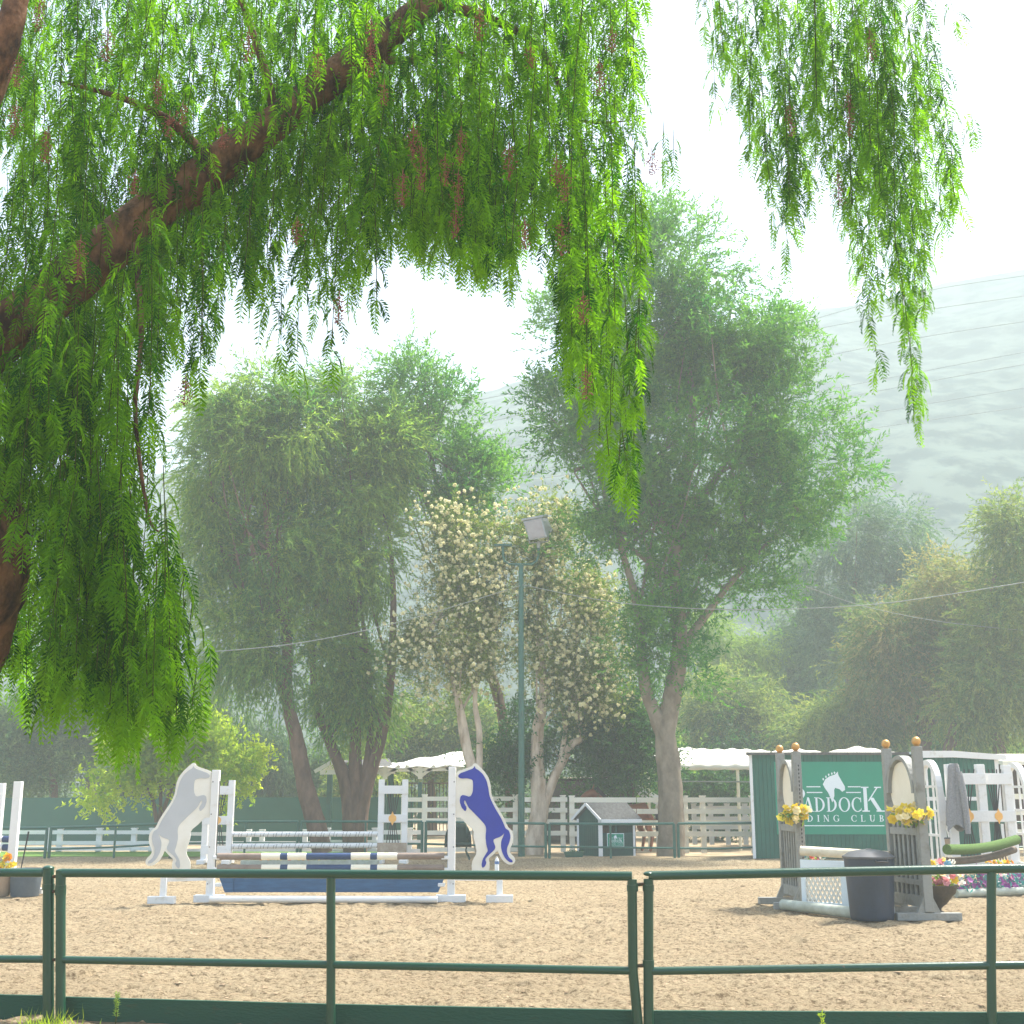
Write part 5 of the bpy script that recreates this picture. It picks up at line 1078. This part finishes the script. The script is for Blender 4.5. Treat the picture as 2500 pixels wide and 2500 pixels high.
# ================================================================== GREY GARDEN JUMP (right)
def wing(label,A,B,zt,ovalp):
    """A far foot point, B near foot point"""
    A=Vector(A);B=Vector(B); d=(B-A); L=d.length; d.normalize(); n=Vector((d.y,-d.x,0)); 
    if n.x>0: n=-n
    t=thing('jump_standard',(A+B)/2,label,'jump standard','grey arched jump standards')
    pw=.112; rz=math.atan2(d.y,d.x)
    for p in (A,B):
        build('post',MB().box((p.x,p.y,zt/2+.05),(pw,pw,zt-.1),0),M['grey'],t,bevel=.008)
        build('finial',MB().lathe(Vector((p.x,p.y,zt)),[(.035,-.005),(.04,.008),(.02,.012)],16).sphere(Vector((p.x,p.y,zt+.062)),.056,18),M['gold'],t,True)
        build('foot',MB().box((p.x,p.y,.045),(.78,.10,.09)),M['grey'],t,bevel=.008)
        for s in (-1,1): build('knee_brace',MB().prism([(s*.056,.09),(s*.14,.09),(s*.056,.27)],lambda u,z,o:Vector((p.x+u,p.y-.04+o,z)),.06),M['grey'],t)
    fr=lambda u,z,o:A+d*u+n*(o-.02)+Vector((0,0,z))
    a0=pw/2; a1=L-pw/2; cu=L/2; ru=(a1-a0)/2; zc=zt-.10-ru*1.25
    # arch
    mb=MB(); N=18; 
    for i in range(N):
        q=[]
        for a in (math.pi*i/N,math.pi*(i+1)/N): q.append(((cu+ru*math.cos(a),zc+ru*1.25*math.sin(a)),(cu+(ru-.05)*math.cos(a),zc+(ru*1.25-.05)*math.sin(a))))
        mb.prism([q[0][0],q[1][0],q[1][1],q[0][1]],lambda u,z,o:A+d*u+n*(o-.06)+Vector((0,0,z)),.12)
    build('arch',mb,M['grey'],t)
    oz,orr,ou=ovalp; build('oval_panel',MB().prism([(cu+ou*math.cos(a),oz+orr*math.sin(a)) for a in np.linspace(0,2*math.pi,33)[:-1]],fr,.03),M['creamflat'],t)
    z0,z1=.27,1.16; ns=6
    build('back_panel',MB().prism([(a0+.002,z0),(a1-.002,z0),(a1-.002,z1),(a0+.002,z1)],lambda u,z,o:A+d*u+n*(o-.012)+Vector((0,0,z)),.012),M['greydark'],t)
    for i in range(ns):
        u=a0+(a1-a0)*(i+.5)/ns; build('slat',MB().beam(fr(u,z0,.035),fr(u,z1,.035),(a1-a0)*.075,.022,side=d),M['grey'],t)
    for zr,h_ in ((.21,.13),(.43,.06),(1.03,.085)):
        build('cross_rail',MB().beam(fr(a0,zr,.02),fr(a1,zr,.02),h_,.10,side=(0,0,1)),M['grey'],t)
    return t,fr,L,n
ztl=P(1948,1835,17.0).z
A1,B1=GX(1921,17.75),GX(1962,16.95)
w1,fr1,L1_,n1=wing('grey jump standard with gold balls and oval panel, left one of the pair',A1,B1,ztl,(1.56,.33,.30))
A2,B2=GX(2190,16.35),GX(2268,15.5); ztr=P(2246,1822,15.5).z
w2,fr2,L2_,n2=wing('grey jump standard with gold balls and oval panel, right one behind the bin',A2,B2,ztr,(1.54,.34,.36))
# keyhole strip on near-left post
mb=MB(); z=.35
build('cup_track',MB().box((B1.x+.012,B1.y-.060,ztl*.5+.02),(.045,.008,ztl*.82)),mat('track_grey',(.33,.33,.31),.6),w1)
mb=MB()
while z<ztl-.18:
    mb.lathe(Vector((0,0,0)),[(.0,0),(.0,0)],3) if False else None
    c=Vector((B1.x+.012,B1.y-.065,z)); mb.box(c,(.016,.004,.018)).box(c+Vector((0,0,-.016)),(.007,.0035,.02)); z+=.052
build('keyhole',mb,M['stick'],w1)
# yellow flowers on wings
for par,px,py,Y,rx_,n_,sd_,lb in ((w1,1935,1985,16.85,.25,32,31,'left'),(w2,2215,1988,15.6,.29,40,32,'right')):
    c=P(px,py,Y); f=thing('flower_garland',c,'garland of yellow and cream artificial lilies on the %s grey standard'%lb,'flowers','yellow garlands on the grey standards')
    bouquet(f,tuple(c),(rx_,.2 if lb=='left' else .34,.12),n_,['f_yellow','f_cream','f_yellow','f_cream','f_yellow'] if lb=='left' else ['f_yellow','f_cream','f_yellow','f_cream'],sd_,.060,110)
# poles & lattice panel
pole('jump_log','thick cream log resting across the top of the lattice panel',P(1955,2077,16.75),P(2172,2090,16.2),.062,[(1,M['logcream'])],None)
pole('ground_pole','grey-green mossy pole on the sand in front of the lattice panel',G(1912,2222)+Vector((0,0,.07)),G(2110,2246)+Vector((0,0,.07)),.068,[(1,M['mossy'])],None)
pa,pb=Vector((P(1958,2150,16.75).x,16.75,0)),Vector((P(2180,2150,15.95).x,15.95,0)); dd=(pb-pa).normalized(); LL_=(pb-pa).length
t=thing('lattice_panel',pa,'white lattice gate panel standing under the cream log','jump panel')
zt=P(1958,2098,16.75).z; z2=P(1958,2125,16.75).z
nn=Vector((dd.y,-dd.x,0)); up_=lambda u,z,o=0:pa+dd*u+nn*o+Vector((0,0,z))
build('top_board',MB().prism([(0,z2),(LL_,z2),(LL_,zt),(LL_*.9,zt+.0),(0,zt)],lambda u,z,o:up_(u,z,o),.03),M['letter'],t)
for u0_,u1_ in ((.0,.06),(LL_*.45,LL_*.45+.09),(LL_-.07,LL_)): build('stile',MB().prism([(u0_,.04),(u1_,.04),(u1_,z2),(u0_,z2)],up_,.028),M['letter'],t)
build('bottom_board',MB().prism([(.062,.045),(LL_-.072,.045),(LL_-.072,.12),(.062,.12)],up_,.024),M['letter'],t)
mb=MB(); u=-z2; 
while u<LL_:
    for s in (0,1):
        if s==0: x0,z0_,x1,z1_=u,.1,u+(z2-.1)*.55,z2
        else: x0,z0_,x1,z1_=u,z2,u+(z2-.1)*.55,.1
        # clip to panel
        f0=max(0,(.05-x0)/(x1-x0)); f1=min(1,(LL_-.05-x0)/(x1-x0))
        if f1>f0: mb.beam(up_(x0+(x1-x0)*f0,z0_+(z1_-z0_)*f0,.004+s*.008),up_(x0+(x1-x0)*f1,z0_+(z1_-z0_)*f1,.004+s*.008),.028,.007,side=dd)
    u+=.062
build('lattice',mb,M['whiteclean'],t)
c=P(1990,2093,16.9); f=thing('flower_bunch',c,'pink and teal flowers peeking over the lattice panel','flowers'); bouquet(f,tuple(c),(.16,.06,.035),9,['f_red','f_pink','f_teal','f_white'],33,.04,20)
# trash can
bc=GX(2130,15.62); zt=P(2130,2092,15.5).z; t=thing('trash_can',bc,'blue-grey ribbed plastic trash can with a domed grey lid','bin')
hb=zt
build('body',MB().lathe(bc,[(.245,0),(.256,.01),(.262,.05),(.288,hb*.72),(.290,hb*.74),(.294,hb*.76),(.298,hb*.95),(.302,hb*.99)],48,rib=.006,ribn=12),M['bin'],t,True)
build('lid',MB().lathe(bc+Vector((0,0,hb)),[(.305,-.02),(.318,-.018),(.318,.005),(.29,.015),(.24,.05),(.14,.075),(.05,.085),(.01,.085)],48),M['lid'],t,True)
build('lid_grip',MB().tube([bc+Vector((-.11,-.16,hb+.05)),bc+Vector((-.04,-.06,hb+.083)),bc+Vector((.06,.1,hb+.083)),bc+Vector((.1,.18,hb+.05))],.012,8),M['lid'],t,True)
for s in (-1,1):
    hx=bc+Vector((.10+ (0 if s==1 else -.5),-.285,hb*.86)) if False else None
hc=Vector((bc.x+.07,bc.y-.296,P(2150,2103,15.4).z)); build('handle',MB().tube([hc+Vector((-.07,.01,.02)),hc+Vector((-.07,-.03,.0)),hc+Vector((.07,-.03,.0)),hc+Vector((.07,.015,.02))],.010,7),M['lid'],t,True)
# urn with flowers
uc=G(2289,2232); zr=P(2289,2166,uc.y).z; t=thing('flower_urn',uc,'brown fluted urn beside the right grey standard','urn')
build('bowl',MB().lathe(uc,[(.10,0),(.10,.02),(.05,.05),(.055,.08),(.12,.13),(.19,.22),(.235,zr*.8),(.25,zr),(.265,zr+.015),(.265,zr+.03),(.22,zr+.03),(.2,zr-.02)],40,rib=.02,ribn=20),M['urn'],t,True)
f=thing('flower_bouquet',uc+Vector((0,0,zr)),'mixed pink, white and yellow flowers in the brown urn','flowers')
bouquet(f,(uc.x+.07,uc.y,zr+.15),(.30,.26,.20),46,['f_pink','f_white','f_yellow','f_pink','f_white','f_blue','f_cream'],34,.055,120)
# flower bed with border log
a=G(2335,2190); b=G(2560,2182)
single('border_log',MB().tube([a+Vector((0,0,.05)),b+Vector((0,0,.05))],.06,12),M['mossy'],a,'grey log edging the purple flower row','log',smooth=True)
n=900; u=rng.random(n); base=np.array(a)[None]*(1-u[:,None])+np.array(b)[None]*u[:,None]+rng.normal(size=(n,3))*np.array([.06,.12,0])+np.array([0,.2,0]); base[:,2]=rng.uniform(.02,.38,n)
bed=thing('flower_row',(a+b)/2,'low row of purple and teal artificial flowers at the right','flowers')
o=quadsoup('teal_leaves',leafquads(base,rng.normal(size=(n,3))+np.array([0,-.3,.4]),rng.uniform(.06,.12,n),rng.uniform(.02,.035,n),rng),rng.random(n),M['f_teal'],bed)
for i in range(60):
    u=rnd.random(); p=a.lerp(b,u)+Vector((0,.1+rnd.uniform(-.12,.1),rnd.uniform(.1,.42))); qs=petalmesh(tuple(p),.055,6,np.random.default_rng(400+i))
    quadsoup('flower',np.array(qs),np.full(len(qs),rnd.random()),M[rnd.choice(['f_purple','f_purple','f_purple','f_purple','f_pink'])],bed)
# white arch wings
def archwing(label,pxa,pxb,Ya,Yb,ptop,group,slant):
    A=GX(pxa,Ya);B=GX(pxb,Yb); d=B-A; L=d.length; d.normalize(); n=Vector((d.y,-d.x,0)); zt=P((pxa+pxb)/2,ptop,(Ya+Yb)/2).z
    t=thing('jump_standard',(A+B)/2,label,'jump standard',group); ru=L/2; zc=zt-ru*1.2
    fr=lambda u,z,o:A+d*u+n*(o-.05)+Vector((0,0,z))
    for u0_ in (0,L-.09): build('post',MB().prism([(u0_,.0),(u0_+.09,.0),(u0_+.09,zc),(u0_,zc)],fr,.10),M['white'],t)
    mb=MB(); N=18
    for i in range(N):
        q=[]
        for a in (math.pi*i/N,math.pi*(i+1)/N): q.append(((L/2+ru*math.cos(a),zc+ru*1.2*math.sin(a)),(L/2+(ru-.09)*math.cos(a),zc+(ru*1.2-.09)*math.sin(a))))
        mb.prism([q[0][0],q[1][0],q[1][1],q[0][1]],fr,.10)
    build('arch',mb,M['white'],t)
    f2=lambda u,z,o:A+d*u+n*(o-.015)+Vector((0,0,z))
    for u_ in (L*.36,L*.64): build('bar',MB().prism([(u_-.015,.12),(u_+.015,.12),(u_+.015,zc+ru*.9),(u_-.015,zc+ru*.9)],f2,.03),M['white'],t)
    for z_ in (.3,.8,1.2,1.6): build('bar',MB().prism([(.09,z_-.02),(L-.09,z_-.02),(L-.09,z_+.02),(.09,z_+.02)],lambda u,z,o:A+d*u+n*(o-.018)+Vector((0,0,z)),.036),M['white'],t)
    if slant: build('slanting_brace',MB().beam(fr(L-.02,zc+.1,.04),fr(L-.02,0,.04)+Vector((slant,.0,0)),.06,.05),M['white'],t)
    for p in (A,B): build('foot',MB().box((p.x,p.y,.045),(.5,.1,.09)),M['cream'],t)
    return t
GA='white arched jump standards'
archwing('white arched standard with window bars just right of the grey post',2264,2314,21.9,21.0,1855,GA,.20)
archwing('white arched standard at the right edge of the picture',2472,2530,22.6,21.7,1862,GA,0)
pole('jump_pole','bright green turf-covered pole at the right, above the brown one',P(2312,2074,18.7),P(2482,2050,20.2),.075,[(1,M['turfpole'])],'pair of poles at the right',sag=.05)
pole('jump_pole','brown pole hanging under the green turf pole',P(2312,2102,18.9),P(2476,2074,20.3),.055,[(1,M['brownpole'])],'pair of poles at the right',sag=.05)
g=hstandard('white frame standard with crossed sticks left of its twin, beside the grey jacket',2330,2405,1866,[(1888,1915),(1979,2006),(2100,2116)],21.0,19,'white frame standards at the right',diamond=(.125,.065))
g=hstandard('white frame standard with crossed sticks beside the right arch',2406,2470,1868,[(1888,1915),(1979,2006),(2100,2116)],21.15,19,'white frame standards at the right',diamond=(.125,.065))
f=thing('flower_bunch',P(2440,2108,20.4),'orange and yellow flowers below the brown pole at the right','flowers'); bouquet(f,tuple(P(2440,2106,20.4)),(.30,.08,.04),12,['f_orange','f_yellow'],35,.045,20)
# jacket hung on the frame's left post
t=None; Yj=20.75; cxj=P(2328,1900,Yj).x; prof=[(1864,7),(1868,11),(1876,13),(1900,15),(1935,19),(1970,24),(2000,26),(2022,27)]
mb=MB(); N=28; vs=[]
for i,(py,hw) in enumerate(prof):
    z=P(2328,py,Yj).z; w=hw*mpp(Yj); sh=(-.0 if i<2 else -.012*i)*0
    for k_ in range(N):
        a=2*math.pi*k_/N; fold=1+.16*math.sin(5*a+i*.3)*min(1,i/3)+.07*math.sin(11*a)
        dz=(.06*math.sin(3*a+1) if i==len(prof)-1 else 0)
        vs.append(Vector((cxj+w*fold*math.cos(a)+sh,Yj-.05+.11*fold*math.sin(a),z+dz)))
fs=[(i*N+k_,i*N+(k_+1)%N,(i+1)*N+(k_+1)%N,(i+1)*N+k_) for i in range(len(prof)-1) for k_ in range(N)]; fs.append(tuple(range(N)))
mb.add(vs,fs); j=single('jacket',mb,M['cloth'],Vector((cxj,Yj,P(2328,1864,Yj).z)),'grey marl jacket hung over the white frame post','jacket',smooth=True)
sl=MB(); z=P(2328,1885,Yj).z; sl.tube([Vector((cxj+.04,Yj-.16,z)),Vector((cxj+.07,Yj-.2,z-.3)),Vector((cxj+.09,Yj-.2,z-.65)),Vector((cxj+.10,Yj-.19,z-.98))],[.05,.055,.05,.042],12); build('sleeve',sl,M['cloth'],j,True)
# paper cup on top of brown-pole end
c=P(2314,2068,20.5)
t=thing('cup_post',GX(2314,20.5),'short cream post with a paper cup on it beside the jacket','post'); build('post',MB().box((c.x,20.5,(c.z)/2),(.09,.09,c.z)),M['cream'],t); 
t=thing('paper_cup',c,'tan paper cup with dark lid below the jacket','cup'); build('cup',MB().lathe(c,[(.033,0),(.045,.13)],16),M['kraft'],t,True); build('lid',MB().lathe(c+Vector((0,0,.13)),[(.048,0),(.048,.012),(.04,.02)],16),M['greydark'],t,True)
# ================================================================== LEFT EDGE JUMP
Yl=G(40,2183).y
t=thing('jump_standard',GX(40,Yl),'plain white post standard at the far left behind the pot','jump standard')
for px,tp in ((46,1908),(4,1912)):
    T=P(px,tp,Yl+(0 if px>20 else .9)); build('post',MB().box((T.x,T.y,T.z/2),(.12,.10,T.z)),M['white'],t,bevel=.006)
build('foot',MB().box((GX(46,Yl).x,Yl-.02,.05),(.75,.12,.08)),M['white'],t,bevel=.006)
a=GX(4,Yl+.9)+Vector((0,0,.12)); build('diagonal_foot',MB().beam(a,GX(46,Yl)+Vector((-.1,0,.06)),.08,.06),M['white'],t)
for i,py in enumerate((2052,2072)):
    A=P(-350,py-6 if i==0 else py-2,Yl+.5); B=P(36,py-3,Yl+.05); pole('jump_pole',['upper','lower'][i]+' white pole with a navy end band at the left edge',A,B,.05,[(.93,M['white']),(.985,M['navy']),(1,M['greydark'])],'white poles with navy ends at the left edge')
pc=GX(60,Yl-.35); zt=P(60,2120,pc.y).z
t=thing('plant_pot',pc,'slate blue plastic tub at the foot of the left white post','pot')
build('tub',MB().lathe(pc,[(.195,0),(.2,.01),(.23,zt-.04),(.245,zt-.04),(.245,zt),(.225,zt),(.2,zt-.06)],36),M['pot'],t,True)
a=P(52,2118,pc.y); single('riding_crop',MB().tube([Vector((a.x,pc.y,.2)),P(52,2118,pc.y),P(61,2075,pc.y),P(70,2030,pc.y)],[.008,.008,.011,.014],8),M['stick'],pc,'dark crop standing in the slate tub','crop',smooth=True)
c=P(8,2106,pc.y); f=thing('flower_bunch',c,'bright orange and yellow flowers at the left edge beside the tub','flowers'); bouquet(f,tuple(c),(.19,.12,.13),18,['f_orange','f_yellow','f_yellow'],36,.055,30,'euc')
build('basket',MB().lathe(Vector((c.x,c.y,0)),[(.12,0),(.17,.2),(.19,max(.22,c.z-.1)),(.15,max(.2,c.z-.12))],20),M['kraft'],f,True)
# ---- sub-parts: hang fittings on the part that carries them
def ctr(o):
    bb=[Vector(c) for c in o.bound_box]; return sum(bb,Vector())/8
SUBS={'finial':'post','cap':'post','collar':'post','bolt':'post','cup_strip':'post','jump_cup':'post','keyhole':'cup_track','horse_silhouette':'backing_board','diamond':'cross_board',
 'lens':'lamp_head','hood':'lamp_head','yoke':'lamp_head','mounting_plate':'bracket','sign_border':'front_wall','mullion':'front_wall','fascia':'roof','gable_trim':'roof','horse_head_emblem':('banner','sign_panel'),'lettering':('banner','sign_panel'),
 'trim_board':'wall','window':'wall','corner_trim':('wall','end_wall'),'valance':'roof_cloth','lid_grip':'lid','handle':'body','label_band':'body','beam_brace':'post','end_board':'board','knee_brace':'foot','mane':'body','ear':'body','tail':'body','blossom':'crown','lattice':'bottom_board'}
base_=lambda o:o.name.split('.')[0]
bpy.context.view_layer.update()
for top in [o for o in bpy.data.objects if o.parent is None and o.children]:
    kids=list(top.children)
    if base_(top)=='paperbark_tree': pass
    done=set()
    for k in kids:
        tgt=SUBS.get(base_(k))
        if not tgt or base_(k)=='keyhole': continue
        tgt=(tgt,) if isinstance(tgt,str) else tgt
        cands=[q for q in kids if base_(q) in tgt and q.location.length<1e-6 and q.parent is top]
        if not cands or base_(k) in ('banner','cup_track') and False: continue
        # never deeper than thing > part > sub-part
        if any(base_(x) in SUBS and SUBS[base_(x)]==base_(k) for x in kids) and base_(k) in ('banner','cup_track'): continue
        q=min(cands,key=lambda c:(ctr(c)-ctr(k)).xy.length if base_(k)!='collar' else (ctr(c)-ctr(k)).xy.length)
        if q.parent is top: k.parent=q
    for k in list(top.children):
        if base_(k)=='keyhole':
            q=[c for c in top.children if base_(c)=='cup_track']
            if q: k.parent=q[0]
# depth check
for o in bpy.data.objects:
    d=0; p=o
    while p.parent: p=p.parent; d+=1
    if d>2: print('TOO DEEP',o.name,o.parent.name); o.parent=o.parent.parent
# ================================================================== HAZE, LIGHT, CAMERA
HT=max(v.co.z for v in bpy.data.objects['hill'].data.vertices)+2; print('haze top',HT)
def hazebox():
    mb=MB().hexa([Vector(q) for q in ((-405,-65,-1.1),(405,-65,-1.1),(405,385,-1.1),(-405,385,-1.1),(-405,-65,HT),(405,-65,HT),(405,385,HT),(-405,385,HT))])
    m=bpy.data.materials.new('haze_air'); nt,N,L=nodes(m); out=N.new('ShaderNodeOutputMaterial'); v=N.new('ShaderNodeVolumePrincipled')
    v.inputs['Color'].default_value=(.60,.68,.675,1); v.inputs['Density'].default_value=.0040; v.inputs['Anisotropy'].default_value=.0
    L.new(v.outputs[0],out.inputs['Volume']); o=build('haze',mb,m); tag(o,kind='stuff',label='pale morning haze filling the air over the arena and hill'); return o
hazebox()
SE,SA=R_(58),R_(55)     # elevation, azimuth from +Y towards +X
sd_=Vector((math.sin(SA)*math.cos(SE),math.cos(SA)*math.cos(SE),math.sin(SE)))
sun=bpy.data.lights.new('sun','SUN'); sun.energy=5.0; sun.angle=R_(7); sun.color=(1,.95,.87)
so=bpy.data.objects.new('sun',sun); COL.objects.link(so); so.rotation_euler=sd_.to_track_quat('Z','Y').to_euler()
w=bpy.data.worlds.new('World'); scene.world=w; w.use_nodes=True; nt=w.node_tree; nt.nodes.clear()
bg=nt.nodes.new('ShaderNodeBackground'); sk=nt.nodes.new('ShaderNodeTexSky'); ow=nt.nodes.new('ShaderNodeOutputWorld')
sk.sky_type='NISHITA'; sk.sun_disc=False; sk.sun_elevation=SE; sk.sun_rotation=SA; sk.air_density=1.0; sk.dust_density=3.0; sk.ozone_density=1.0
bg.inputs['Strength'].default_value=.15; nt.links.new(sk.outputs[0],bg.inputs[0]); nt.links.new(bg.outputs[0],ow.inputs[0])
cam=bpy.data.cameras.new('camera'); cam.lens=36*F/2500; cam.sensor_width=36; cam.clip_end=2000; cam.clip_start=.05
co=bpy.data.objects.new('camera',cam); COL.objects.link(co); co.location=(0,0,H); co.rotation_euler=(math.pi/2+TH,0,0); scene.camera=co
scene.view_settings.view_transform='Standard'; scene.view_settings.look='None'; scene.view_settings.gamma=1; scene.view_settings.exposure=1.80
scene.cycles.volume_bounces=1; scene.cycles.max_bounces=8; scene.cycles.transmission_bounces=6; scene.cycles.diffuse_bounces=3
